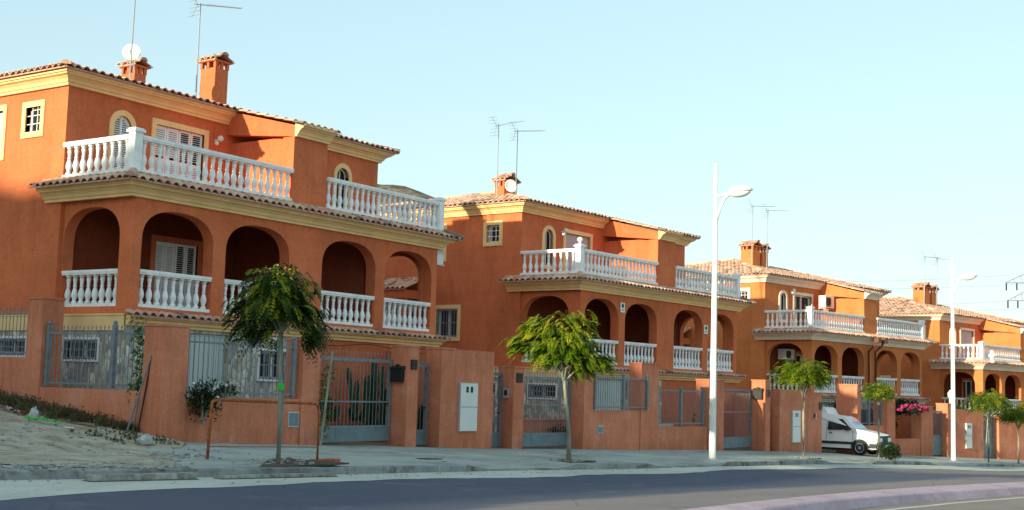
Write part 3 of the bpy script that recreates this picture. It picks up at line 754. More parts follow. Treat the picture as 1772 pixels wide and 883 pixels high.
    # ---- chimneys
    for (x0, x1, y0, dp, zt_) in spec['chimneys']:
        mb = MB(); y1 = y0+dp; zb = 5.6
        mb.box(x0, x1, y0, y1, zb, zt_-.42)
        c = mb.build('chimney', wm, H)
        mb = MB()
        for px in (x0+.03, (x0+x1)/2, x1-.03):
            for py in (y0+.03, (y0+y1)/2, y1-.03):
                if abs(px-(x0+x1)/2) < .01 and abs(py-(y0+y1)/2) < .01: continue
                mb.box(px-.045, px+.045, py-.045, py+.045, zt_-.42, zt_-.24)
        mb.box(x0-.06, x1+.06, y0-.06, y1+.06, zt_-.24, zt_-.19); mb.build('chimney_vent', wm, c)
        mb = MB(); w2 = (x1-x0)/2+.13
        tiles(mb, (x0-.13, y1+.12), (x0-.13, y0-.12), (1, 0), zt_-.19, w2, .42, seed=3, row=.2); tiles(mb, (x1+.13, y0-.12), (x1+.13, y1+.12), (-1, 0), zt_-.19, w2, .42, seed=4, row=.2)
        xm = (x0+x1)/2; hipcap(mb, (xm, y0-.14, zt_-.19+.42*w2), (xm, y1+.14, zt_-.19+.42*w2))
        mb.build('chimney_cap', TILES, c)
    return H
HS = []
specs = [
 dict(pose=(18.546, 22.831, 1.566, 0.0), wall=M_WALL, trim=M_TRIM, label='nearest orange house, at the left, with a dish and two tall aerials on its roof', door='shutters', arch='louvre', gdoor='shutters',
      chimneys=[(4.70, 5.10, 6.0, .55, 7.42), (6.78, 7.28, 5.0, .62, 7.93)]),
 dict(pose=(36.654, 22.105, .915, -.063), sw=6.05, wall=M_WALL, trim=M_TRIM, label='second orange house from the left, with a round white dish fixed to its single chimney', door='roller', arch='plain', gdoor='glass',
      chimneys=[(2.76, 3.55, 5.5, .45, 7.2)]),
 dict(pose=(57.184, 21.851, .235, -.172), wall=M_WALL2, trim=M_TRIM2, label='orange house behind the parked van, with an air conditioner on its upper wall', door='glass', arch='plain', gdoor='glass', far=True,
      chimneys=[(3.95, 4.62, 5.8, .75, 7.8), (4.98, 5.55, 5.9, .75, 7.75)]),
 dict(pose=(73.769, 18.241, -.617, -.193), wall=M_WALL2, trim=M_TRIM2, label='farthest orange house, at the right edge of the photo beyond the second street lamp', door='roller', arch='plain', gdoor='glass', far=True,
      chimneys=[(5.0, 5.7, 6.0, .75, 7.85), (6.2, 6.9, 6.1, .75, 7.8)]),
]
for sp in specs: HS.append(house(sp))
def h2w(i, p):
    X, Y, Z, t = specs[i]['pose']; c, s = math.cos(t), math.sin(t)
    return (X+c*p[0]-s*p[1], Y+s*p[0]+c*p[1], Z+p[2])

# ------------------------------------------------------------------ aerials, dishes and other things on the houses
def aerial(i, foot, top, boom, label):
    """mast with a yagi; positions in house frame"""
    f = h2w(i, foot); t = thing('tv_aerial', label, 'aerial', f, 0, 'tv aerials on the roofs')
    top = h2w(i, top); b = h2w(i, boom)
    mb = MB(); mb.tube([f, top], .022, 6); mb.build('mast', M_ALU, t, world=True)
    A = Vector(top)-Vector((0, 0, .05)); B = Vector(b); d = (B-A).normalized(); s = d.cross(Vector((0, 0, 1))).normalized(); u = s.cross(d)
    mb = MB(); mb.tube([A-d*.25, B], .012, 5)
    n = 14
    for k in range(n):
        p = A.lerp(B, .12+.88*k/(n-1)); w = .17-.06*k/n; mb.tube([p-s*w, p+s*w], .006, 4)
    for sg in (1, -1):
        for k in range(3):
            e = A-d*.22+u*sg*(.1+.12*k)-d*(.05*k); mb.tube([e-s*.22, e+s*.22], .007, 4)
        mb.tube([A-d*.1, A-d*.36+u*sg*.36], .009, 4)
    mb.build('antenna', M_ALU, t, world=True)
    return t
aerial(0, (6.1, 5.0, 6.2), (6.08, 5.0, 9.24), (7.66, 5.0, 9.5), 'tall mast aerial beside the right, taller chimney of the nearest house')
aerial(0, (3.74, 5.0, 6.2), (3.76, 5.0, 9.35), (5.3, 5.0, 9.6), 'mast aerial rising behind the dish on the nearest house, cut by the photo edge')
aerial(1, (1.69, 5.0, 6.2), (1.67, 5.0, 8.91), (3.16, 5.0, 9.3), 'left of the two aerials on the second house, standing left of its chimney')
aerial(1, (2.79, 4.95, 6.2), (2.78, 4.95, 8.89), (4.45, 4.95, 9.15), 'right of the two aerials on the second house, rising behind its chimney')
aerial(2, (2.6, 5.0, 6.2), (2.69, 5.0, 9.49), (4.7, 5.0, 9.66), 'left of the two thin aerials on the house behind the van')
aerial(2, (4.02, 5.0, 6.2), (4.1, 5.0, 9.42), (6.11, 5.0, 9.6), 'right of the two thin aerials on the house behind the van')
aerial(3, (3.03, 5.0, 6.2), (3.19, 5.0, 9.35), (5.2, 5.0, 9.4), 'left of the two thin aerials on the farthest house, left of the lamp post')
aerial(3, (4.58, 5.0, 6.2), (4.75, 5.0, 9.35), (6.5, 5.0, 9.45), 'aerial on the farthest house nearest to the lamp post in front of it')
def dish(i, c, r, dirv, foot, label):
    c = Vector(h2w(i, c)); f = h2w(i, foot); t = thing('satellite_dish', label, 'dish', f, 0)
    d = Vector(dirv).normalized(); q = Vector((0, 0, 1)).rotation_difference(d).to_matrix()
    prof = [(.001, -.11*r/.4), (r*.5, -.085*r/.4), (r*.8, -.04*r/.4), (r, 0), (r, .012), (r*.8, -.028*r/.4), (r*.5, -.07*r/.4), (.001, -.095*r/.4)]
    mb = MB(); mb.lathe(prof, 24, c, q); mb.build('reflector', M_PLAST, t, world=True, smooth=True)
    mb = MB(); tip = c+d*r*.95-Vector((0, 0, r*.25)); mb.tube([c-Vector((0, 0, r*.98)), tip], .012, 5); mb.blob(tip, (.035, .035, .05), 1, 8, 5, 0); mb.build('feed_arm', M_GALV, t, world=True)
    mb = MB(); mb.tube([f, c-d*.1-Vector((0, 0, .05))], .02, 6); mb.build('bracket', M_GALV, t, world=True)
dish(0, (3.99, 5.3, 7.33), .25, (-.75, -.66, .25), (4.30, 5.5, 6.85), 'round grey dish in front of the left chimney of the nearest house')
dish(1, (2.68, 5.1, 6.72), .26, (-.55, -.8, .2), (2.9, 5.49, 6.6), 'round white dish on the chimney of the second house')
def ac(i, x0, x1, y0, y1, z0, z1, label):
    o = h2w(i, ((x0+x1)/2, (y0+y1)/2, z0)); t = thing('air_conditioner', label, 'air conditioner', o, specs[i]['pose'][3])
    w, d, h = (x1-x0)/2, (y1-y0)/2, z1-z0
    mb = MB(); mb.box(-w, w, -d, d, 0, h); b = mb.build('casing', M_PLAST, t)
    mb = MB()
    for k in range(9): mb.box(-w+.08, w*.3, -d-.012, -d-.002, .06+k*(h-.12)/9, .06+(k+.5)*(h-.12)/9)
    mb.lathe([(.02, 0), (h*.36, 0), (h*.36, .01), (.02, .012)], 16, (-w*.3, -d-.025, h/2), Matrix.Rotation(PI/2, 3, 'X')); mb.build('fan_grille', M_BLACK, t)
    mb = MB(); mb.box(-w*.7, -w*.6, -d, d+.1, -.05, -.003); mb.box(w*.6, w*.7, -d, d+.1, -.05, -.003); mb.build('wall_bracket', M_GALV, t)
ac(2, 4.15, 5.0, 1.65, 2.02, 4.25, 4.85, 'white air conditioner on the sunlit upper wall of the house behind the van')
ac(2, 1.1, 1.95, 2.05, 2.45, 1.55, 2.05, 'air conditioner under the arch of the gallery of the house behind the van')
def number_plate(i, x0, z0, label):
    o = h2w(i, (x0+.15, -.02, z0)); t = thing('house_sign', label, 'sign', o, specs[i]['pose'][3], 'small white signs on the gallery pillars')
    mb = MB(); mb.box(-.14, .14, -.01, .008, 0, .34); mb.build('plate', M_PLAST, t)
    mb = MB(); mb.lathe([(.055, 0), (.075, 0), (.075, .004), (.055, .004)], 14, (0, -.012, .23), Matrix.Rotation(PI/2, 3, 'X')); mb.box(-.07, .07, -.014, -.011, .07, .10); mb.build('emblem', M_BLACK, t)
number_plate(1, 2.52, 1.85, 'white sign on the pillar between the first two front arches of the second house')
number_plate(1, 8.5, 1.40, 'white sign on the pillar between the last two front arches of the second house')
t = thing('wall_lantern', 'white box lantern under the cornice at the right end of the nearest house', 'lantern', h2w(0, (11.42, .3, 2.0)))
mb = MB(); mb.box(-.02, .3, -.13, .13, .04, .36); mb.build('lantern_box', M_PLAST, t)
mb = MB(); mb.box(-.04, .33, -.16, .16, .36, .40); mb.box(-.04, .33, -.16, .16, 0, .04); mb.build('lantern_cap', M_GALV, t)
def spot(i, p, label):
    t = thing('floodlight', label, 'light', h2w(i, p), specs[i]['pose'][3], 'small wall lights beside the terrace doors')
    mb = MB(); mb.box(-.03, .03, -.10, .05, -.03, .03); mb.build('arm', M_PLAST, t)
    mb = MB(); mb.blob((0, -.15, .04), (.085, .085, .085), 1, 10, 6, 0); mb.blob((-.1, -.13, -.1), (.06, .06, .06), 2, 10, 6, 0); mb.build('lamp_head', M_FROST, t)
spot(0, (4.62, 2.44, 4.72), 'small twin wall light right of the shuttered door of the nearest house')
spot(1, (2.37, 2.44, 4.80), 'small twin wall light between arched window and door of the second house')
spot(2, (2.27, 2.44, 4.95), 'small wall light beside the terrace door of the house behind the van')
t = thing('globe_lamp', 'white globe lamp on the terrace corner post of the second house', 'lamp', h2w(1, (.04, .04, 3.98)))
mb = MB(); mb.lathe([(.06, 0), (.06, .03), (.03, .05), (.03, .09)], 12); mb.build('base', M_WHITE, t)
mb = MB(); mb.blob((0, 0, .16), (.10, .10, .09), 1, 14, 8, 0); mb.build('globe', M_FROST, t, smooth=True)
def ornament(p, label, s=1):
    t = thing('garden_statue', label, 'statue', p)
    mb = MB(); mb.lathe([(.16*s, 0), (.17*s, .06*s), (.1*s, .1*s), (.12*s, .2*s), (.09*s, .3*s)], 12); mb.build('pedestal', M_PLAST, t, smooth=True)
    mb = MB(); mb.lathe([(.09*s, .3*s), (.15*s, .36*s), (.22*s, .46*s), (.2*s, .56*s), (.12*s, .6*s), (.1*s, .64*s), (.13*s, .72*s), (.1*s, .8*s), (.01, .84*s)], 12); mb.build('urn', M_WHITE, t, smooth=True)
ornament(h2w(3, (.25, -.45, 2.80)), 'white stone ornament in the sun on the corner tiles of the farthest house', .85)
# downpipes between the halves of the third house
def pipe(x, label):
    t = thing('downpipe', label, 'pipe', h2w(2, (x, -.12, -.2)), specs[2]['pose'][3], 'brown downpipes on the third house')
    mb = MB(); mb.tube([(0, 0, -.2), (0, 0, 2.3), (0, -.28, 2.55), (0, -.42, 2.72)], .055, 8); mb.build('pipe', M_BROWNP, t, smooth=True)
    mb = MB(); mb.box(-.14, .14, -.6, -.36, 2.72, 2.98); mb.build('hopper', M_BROWNP, t)
pipe(5.28, 'brown downpipe left of its twin, between the halves of the house behind the van'); pipe(5.95, 'brown downpipe right of its twin, between the halves of the house behind the van')
mb = MB()
P0 = [h2w(0, (x, -.33-.01*math.sin(x*3), -.50-.05*math.sin((x-5)*1.1)**2*2)) for x in [5.6+.25*k for k in range(25)]]
mb.tube(P0, .012, 5); tag(mb.build('cable', M_CABLE), 'thin dark cable sagging along the basement cornice of the nearest house', 'cable')

# ------------------------------------------------------------------ garden walls, railings, gates
class Fr:
    """frame along the front wall line between two X stations"""
    def __init__(s, xa, xb):
        s.a = Vector((xa, wy(xa))); s.b = Vector((xb, wy(xb))); s.d = (s.b-s.a).normalized(); s.n = Vector((-s.d.y, s.d.x)); s.L = (s.b-s.a).length
        s.rz = math.atan2(s.d.y, s.d.x)
    def P(s, u, o): q = s.a+s.d*u+s.n*o; return (q.x, q.y)
def wprism(mb, xa, xb, o0, o1, z1, zb=None):
    f = Fr(xa, xb); pts = [f.P(0, o0), f.P(f.L, o0), f.P(f.L, o1), f.P(0, o1)]
    zb = min(gz(xa), gz(xb))-.4 if zb is None else zb
    mb.prism(pts, zb, z1)
def pillar(parent, xa, xb, o0, o1, z1, cap=.02, name='pillar'):
    mb = MB(); wprism(mb, xa, xb, o0, o1, z1-.05); f = Fr(xa, xb)
    mb.prism([f.P(-cap, o0-cap), f.P(f.L+cap, o0-cap), f.P(f.L+cap, o1+cap), f.P(-cap, o1+cap)], z1-.047, z1)
    return mb.build(name, M_GWALL, parent, world=True)
def railing(parent, p0, p1, z0, z1, ztip, bar=.13, posts=(0, 1), mid=None, post_w=.045, name='railing'):
    """bars between plan points"""
    a = Vector(p0); b = Vector(p1); d = (b-a).normalized(); n = Vector((-d.y, d.x)); L = (b-a).length
    mb = MB()
    def bx(u0, u1, w, za, zb):
        mb.prism([tuple(a+d*u0-n*w), tuple(a+d*u1-n*w), tuple(a+d*u1+n*w), tuple(a+d*u0+n*w)], za, zb)
    k = max(2, int(L/bar))
    for i in range(1, k):
        u = L*i/k; bx(u-.006, u+.006, .006, z0, ztip-.07)
        q = a+d*u; r = .016
        mb.add([(q.x-r, q.y-r, ztip-.07), (q.x+r, q.y-r, ztip-.07), (q.x+r, q.y+r, ztip-.07), (q.x-r, q.y+r, ztip-.07), (q.x, q.y, ztip)], [(0, 1, 4), (1, 2, 4), (2, 3, 4), (3, 0, 4), (0, 1, 2, 3)])
    bx(0, L, .018, z1-.04, z1); bx(0, L, .018, z0+.06, z0+.10)
    if mid: bx(0, L, .015, mid-.02, mid+.02)
    o = mb.build(name, M_METAL, parent, world=True)
    for t in posts:
        mb = MB(); u = L*t; u = min(max(u, post_w), L-post_w)
        bx(u-post_w, u+post_w, post_w, z0, ztip); q = a+d*u
        mb.blob((q.x, q.y, ztip+.04), (.05, .05, .05), 1, 8, 5, 0)
        mb.build('post', M_METAL, o).location = tuple(-Vector(parent.location)) if False else (0, 0, 0)
        ob = COL.objects[-1]
        for v in ob.data.vertices: v.co -= parent.location
    return o
def gate(label, xa, xb, off, zt, kind='car', zmid=None, spikes=.12, panel=.32, group=None):
    f = Fr(xa, xb); p = f.P(0, off); zb = max(gz(xa), gz(xb))+.03
    t = thing('driveway_gate' if kind == 'car' else 'garden_gate', label, 'gate', (p[0], p[1], zb), f.rz, group)
    L = f.L; H_ = zt-zb
    mb = MB()
    mb.box(0, .09, -.03, .03, 0, H_); mb.box(L-.09, L, -.03, .03, 0, H_); mb.box(.09, L-.09, -.028, .028, H_-.08, H_)
    mb.box(.09, L-.09, -.025, .025, panel, panel+.06); mb.box(.09, L-.09, -.025, .025, .0, .06)
    if zmid: mb.box(.09, L-.09, -.02, .02, zmid-zb-.02, zmid-zb+.02)
    mb.build('gate_frame', M_METAL, t)
    mb = MB(); mb.box(.09, L-.09, -.012, .012, .06, panel)
    if kind == 'car': mb.box(L*.36, L*.36+.04, -.02, .02, .06, panel)
    mb.build('lower_panel', M_METALP, t)
    mb = MB(); k = max(3, int(L/.125))
    for i in range(1, k):
        u = L*i/k; mb.box(u-.006, u+.006, -.006, .006, panel, H_+spikes)
        if spikes: mb.add([(u-.015, -.015, H_+spikes-.002), (u+.015, -.015, H_+spikes-.002), (u+.015, .015, H_+spikes-.002), (u-.015, .015, H_+spikes-.002), (u, 0, H_+spikes+.06)], [(0, 1, 4), (1, 2, 4), (2, 3, 4), (3, 0, 4)])
    mb.build('gate_bars', M_METAL, t)
    mb = MB(); mb.box(L-.20, L-.10, -.05, -.02, H_*.45, H_*.45+.03); mb.build('handle', M_BLACK, t)
    return t
def wall_thing(label, xa):
    return thing('garden_wall', label, 'wall', (xa, wy(xa), gz(xa)), 0, 'orange garden walls along the pavement')

# plot 1 -------------
g1 = wall_thing('orange wall with railing before the nearest house, from the brick-red corner pillar to its driveway', 17.3)
pillar(g1, 17.3, 17.92, 0, .62, 1.08)
mb = MB(); wprism(mb, 17.925, 21.28, .05, .28, -.38); mb.build('low_wall', M_GWALL, g1, world=True)
f = Fr(17.92, 21.28)
railing(g1, f.P(.02, .16), f.P(f.L-.1, .16), -.36, .78, .93, .135, (.985,), None)
pillar(g1, 21.285, 21.85, 0, .55, .98)
# side boundary wall of plot 1 (runs back from the corner pillar)
gs = thing('garden_wall', 'orange side wall with railings beside the vacant lot and its weeds', 'wall', (17.4, 22.5, -1.2), 0, 'orange garden walls along the pavement')
mb = MB(); mb.box(17.40, 17.62, 20.655, 24.08, -1.8, -.27); mb.build('low_wall', M_GWALL, gs, world=True)
mb = MB(); mb.box(17.38, 17.90, 24.085, 24.62, -1.8, 1.64); mb.box(17.36, 17.92, 24.065, 24.64, 1.643, 1.69); mb.build('pillar', M_GWALL, gs, world=True)
mb = MB(); mb.box(17.40, 17.62, 24.63, 36, -1.8, .37); mb.build('low_wall', M_GWALL, gs, world=True)
railing(gs, (17.5, 20.67), (17.5, 24.05), -.25, .92, 1.08, .13, (.34, .985))
railing(gs, (17.5, 24.66), (17.5, 34), .39, 1.35, 1.5, .13, ())
gate('barred driveway gate of the nearest house, cactus behind it', 21.87, 24.98, .50, .62, 'car', -.43, .12)
g2 = wall_thing('orange walls and pillars around the first white meter cabinet, between two driveways', 25.0)
pillar(g2, 25.02, 25.45, 0, .55, 1.0)
gate('narrow garden gate directly left of the first white meter cabinet', 25.46, 26.39, .42, .55, 'ped', None, .1)
pillar(g2, 26.4, 26.98, 0, .5, 1.0)
mb = MB(); wprism(mb, 26.985, 28.62, .012, .3, .97); mb.build('wall_panel', M_GWALL, g2, world=True)
gate('narrow garden gate directly right of the first white meter cabinet', 28.64, 29.49, .42, .42, 'ped', None, .1)
pillar(g2, 29.5, 29.97, 0, .55, .62)
gate('barred driveway gate left of the second house front wall, behind the yellow-green tree', 29.98, 32.9, .50, .36, 'car', -.45, .10)
g3 = wall_thing('orange wall with a railed opening each side of a centre pillar before the second house', 32.9)
pillar(g3, 32.92, 33.40, 0, .55, .48)
mb = MB(); wprism(mb, 33.405, 36.1, .05, .28, -.58); mb.build('low_wall', M_GWALL, g3, world=True)
f = Fr(33.4, 36.5); railing(g3, f.P(.02, .0), f.P(f.L-.02, .0), -.56, .42, .48, .12, (.02, .53, .98))
pillar(g3, 36.12, 37.18, .03, .50, .95)
mb = MB(); wprism(mb, 37.19, 40.4, .05, .28, -1.10); mb.build('low_wall', M_GWALL, g3, world=True)
f = Fr(37.19, 40.4); railing(g3, f.P(.02, .16), f.P(f.L-.02, .16), -1.08, .10, .14, .12, (.04, .5, .97))
pillar(g3, 40.42, 41.6, 0, .5, .52)
gate('driveway gate right of the first street lamp, before the second house', 41.62, 45.1, .55, .22, 'car', -.62, 0)
g4 = wall_thing('orange walls and sunlit pillar tops around the second white meter cabinet, left of the van', 45.2)
pillar(g4, 45.15, 45.62, 0, .55, .60)
gate('narrow garden gate left of the second white meter cabinet', 45.63, 46.5, .42, .05, 'ped', None, 0)
mb = MB(); wprism(mb, 46.52, 49.25, 0, .3, .28); mb.build('wall_panel', M_GWALL, g4, world=True)
pillar(g4, 49.27, 50.8, 0, .5, .15, name='pillar')
g5 = wall_thing('orange wall with openings between the van and the second street lamp', 54.4)
pillar(g5, 54.42, 54.86, -.1, .85, .62)
mb = MB(); wprism(mb, 54.87, 58.0, .05, .28, -1.17); mb.build('low_wall', M_GWALL, g5, world=True)
f = Fr(54.87, 57.6); railing(g5, f.P(.02, .16), f.P(f.L-.02, .16), -1.15, .0, .02, .14, (.04, .5, .97))
pillar(g5, 57.65, 58.4, -.1, .6, .62)
mb = MB(); wprism(mb, 58.42, 61.1, .05, .28, -1.78); mb.build('low_wall', M_GWALL, g5, world=True)
mb = MB(); wprism(mb, 58.42, 61.1, .1, .22, -.30, -.42); wprism(mb, 58.42, 61.1, 2.2, 2.4, -.5); mb.build('hedge_beam', M_BLACK, g5, world=True)
pillar(g5, 61.12, 62.3, 0, .5, -.25)
gate('dark driveway gate left of the second street lamp', 62.32, 63.8, .3, -.48, 'ped', None, 0, .9)
g6 = wall_thing('orange walls around the third, farthest meter cabinet, right of the second street lamp', 63.8)
pillar(g6, 63.85, 64.7, 0, .6, -.1)
mb = MB(); wprism(mb, 64.75, 67.6, 0, .3, -.38); mb.build('wall_panel', M_GWALL, g6, world=True)
gate('dark gate between the two farthest street trees', 67.65, 69.3, .3, -.55, 'ped', None, 0, .9)
mb = MB(); wprism(mb, 69.35, 84, 0, .3, -.65); mb.build('wall_panel', M_GWALL, g6, world=True)

for k, (xa, ya, yb, zt_) in enumerate(((27.75, 20.32, 33, .93), (47.9, 19.3, 31, .26), (66.2, 17.4, 29, -.42))):
    gd = thing('garden_wall', ('orange dividing wall between the plots of the nearest and second houses', 'orange dividing wall behind the second meter cabinet, seen through the gate by the street lamp', 'orange dividing wall behind the farthest meter cabinet')[k], 'wall', (xa, ya, -2), 0, 'orange garden walls along the pavement')
    mb = MB(); mb.box(xa-.1, xa+.1, ya, yb, gz(xa)-.5, zt_-.05); mb.build('wall_panel', M_GWALL, gd, world=True)
    mb = MB(); mb.box(xa-.12, xa+.12, ya+.01, yb, zt_-.047, zt_); mb.build('coping', M_GWALL, gd, world=True)
# wall furniture
def on_wall(x, off=0): f = Fr(x-.2, x+.2); p = f.P(.2, off); return (p[0], p[1]), f.rz
def meter(x, z0, w, h, label):
    p, rz = on_wall(x, -.02); t = thing('meter_cabinet', label, 'meter cabinet', (p[0], p[1], z0), rz, 'white meter cabinets set in the walls')
    mb = MB(); mb.box(-w/2, w/2, -.03, .05, 0, h); mb.build('casing', M_GALV, t)
    for k in (0, 1):
        d = MB(); d.box(-w/2+.015, w/2-.015, -.05, -.032, .015+k*h/2, h/2-.018+k*h/2); dd = d.build('door', M_PLAST, t)
        if k == 1:
            wv = MB()
            for s in (-.09, .09):
                wv = MB(); wv.box(s-.045, s+.045, -.056, -.051, h*.80, h*.92); wv.build('meter_window', M_BLACK, dd)
        hg = MB()
        for z in (.2, .8): hg.box(-w/2-.015, -w/2+.005, -.05, -.03, h/2*k+h/2*z-.03, h/2*k+h/2*z+.03)
        hg.build('hinge', M_GALV, dd)
meter(27.53, -1.16, .72, 1.27, 'two-door white meter cabinet in the nearest of the wall bays, left of the yellow-green tree')
meter(48.05, -1.78, .80, 1.25, 'two-door white meter cabinet left of the van, behind the third tree')
meter(65.95, -2.3, .62, 1.25, 'narrow pale meter cabinet right of the second street lamp, beside the staked tree')
def vent(x, z, w, h, label, cat='utility box'):
    p, rz = on_wall(x, .045); t = thing('utility_cover', label, cat, (p[0], p[1], z), rz, 'small grey covers low on the walls')
    mb = MB(); mb.box(-w/2, w/2, -.03, .02, 0, h); mb.build('frame', M_GALV, t)
    mb = MB(); mb.box(-w/2+.03, w/2-.03, -.042, -.031, .03, h-.03); mb.build('lid', M_METALP, t)
vent(21.08, -1.0, .34, .34, 'grey cover on the low wall right of the first tree trunk'); vent(33.85, -1.28, .26, .24, 'small grey cover on the wall right of the second tree trunk'); vent(61.6, -1.9, .3, .3, 'grey cover on the wall left of the second street lamp')
def mailbox(xc, yc, z, label, s=1.0):
    t = thing('mailbox', label, 'mailbox', (xc, yc, z), -PI/2, 'black mailboxes on gate pillars')
    mb = MB(); mb.box(-.17*s, .17*s, -.13, 0, 0, .32*s); mb.build('box', M_BLACK, t)
    mb = MB(); mb.prism([(-.2*s, -.16), (.2*s, -.16), (.2*s, 0), (-.2*s, 0)], .32*s, [.35*s, .35*s, .40*s, .40*s]); mb.box(-.05, .05, -.09, -.06, .36*s, .44*s); mb.build('lid', M_BLACK, t)
mailbox(25.015, 20.27, .08, 'black mailbox on the pillar right of the cactus gate'); mailbox(45.14, 19.27, -.12, 'black mailbox on the pillar right of the first street lamp')
def plaque(x, z, s, label):
    p, rz = on_wall(x, -.02); t = thing('house_number_plaque', label, 'sign', (p[0], p[1], z), rz, 'dark number plaques on pillars')
    mb = MB(); mb.box(-s, s, -.012, .02, -s, s); mb.build('plate', M_BLACK, t)
    mb = MB(); mb.box(-s*.7, s*.7, -.016, -.0125, -s*.7, -s*.62); mb.box(-s*.7, s*.7, -.016, -.0125, s*.62, s*.7); mb.build('border', M_BROWNP, t)
plaque(25.25, .52, .12, 'dark square plaque on the pillar right of the cactus gate'); plaque(29.74, .30, .13, 'dark square plaque right of the intercom'); plaque(45.40, .1, .13, 'dark plaque beside the second mailbox'); plaque(50.62, -.35, .15, 'dark plaque on the pillar left of the van')
def intercom(x, off, z, label):
    p, rz = on_wall(x, off); t = thing('intercom', label, 'intercom', (p[0], p[1], z), -PI/2 if off else rz)
    mb = MB(); mb.box(-.09, .09, -.03, .02, -.14, .14); mb.build('casing', M_GALV, t)
    mb = MB(); mb.box(-.05, .05, -.036, -.031, -.07, .08); mb.build('speaker', M_BLACK, t)
t = thing('intercom', 'grey intercom on the pillar side left of the yellow-green tree', 'intercom', (29.485, 20.06, -.13), -PI/2)
mb = MB(); mb.box(-.09, .09, -.03, .02, -.14, .14); mb.build('casing', M_GALV, t); mb = MB(); mb.box(-.05, .05, -.036, -.031, -.07, .08); mb.build('speaker', M_BLACK, t)
intercom(50.0, -.01, -.75, 'dark intercom on the broad pillar left of the van')

# ------------------------------------------------------------------ street lamps
def lamp(x, y, z, H_, hx, hy, label):
    t = thing('street_lamp', label, 'street lamp', (x, y, z-.02), 0, 'white street lamps on the pavement')
    mb = MB(); mb.tube([(0, 0, 0), (0, 0, H_*.55), (0, 0, H_)], [.105, .085, .062], 14); mb.build('post', M_POLE, t, smooth=False)
    mb = MB(); mb.lathe([(.2, 0), (.2, .02), (.12, .03), (.12, .06)], 14); mb.build('base_plate', M_GALV, t)
    d = Vector((hx, hy, 0)).normalized(); za = H_-.95
    mb = MB(); mb.tube([d*.05+Vector((0, 0, za-.75)), d*.12+Vector((0, 0, za-.45)), d*.25+Vector((0, 0, za-.12)), d*.42+Vector((0, 0, za+.03))], [.035, .04, .05, .05], 8); mb.tube([(0, 0, za-.05), tuple(d*.45+Vector((0, 0, za+.06)))], .04, 8)
    mb.build('arm', M_POLE, t, smooth=True)
    # head: flattened shell with a glass bowl beneath
    s = Vector((-d.y, d.x, 0)); c = d*.72+Vector((0, 0, za+.10)); tilt = .12
    for nm, mat, top in (('lamp_head', M_POLE, True), ('lamp_glass', M_FROST, False)):
        mb = MB(); vs = []; fs = []; n = 18; m = 7
        for i in range(m+1):
            ph = PI/2*i/m
            for k in range(n):
                a = 2*PI*k/n; r = math.cos(ph)
                hh = math.sin(ph)*(.20 if top else -.17)
                px = math.cos(a)*r*(.38 if top else .33)*(1.0); py = math.sin(a)*r*(.21 if top else .17)
                vs.append(tuple(c+d*px+s*py+Vector((0, 0, hh+px*tilt))))
        for i in range(m):
            for k in range(n): fs.append((i*n+k, i*n+(k+1) % n, (i+1)*n+(k+1) % n, (i+1)*n+k))
        fs.append(tuple(range(n))); mb.add(vs, fs); mb.build(nm, mat, t, smooth=True)
lamp(34.93, 16.35, G(34.9, 16.35), 8.85, .42, -.9, 'nearest white street lamp, before the right half of the second house')
lamp(58.71, 15.78, G(58.7, 15.78), 9.1, .42, -.9, 'farther street lamp, before the farthest house')

# ------------------------------------------------------------------ trees
def frond(mb, p, az, el, L, droop, nl, lw, ll, rnd):
    d = Vector((math.cos(az)*math.cos(el), math.sin(az)*math.cos(el), math.sin(el)))
    pts = []
    for k in range(nl+1):
        t = k/nl; pts.append(p+d*(t*L)+Vector((0, 0, -droop*L*t*t)))
    for k in range(1, nl+1):
        a = pts[k-1]; b = pts[k]; t = (b-a)
        if t.length < 1e-5: continue
        t.normalize(); s = t.cross(Vector((0, 0, 1)))
        if s.length < .1: s = Vector((math.sin(az), -math.cos(az), 0))
        s.normalize(); w = math.sin(PI*min(.95, (k/nl)*.85+.1))
        for sg in (1, -1):
            l = ll*w*rnd.uniform(.75, 1.2); e = b+s*sg*l+t*l*.45+Vector((0, 0, -l*rnd.uniform(.1, .6)))
            h = t*lw*.5
            mid = (b+e)/2
            mb.add([b, mid+h, e, mid-h], [(0, 1, 2, 3)])
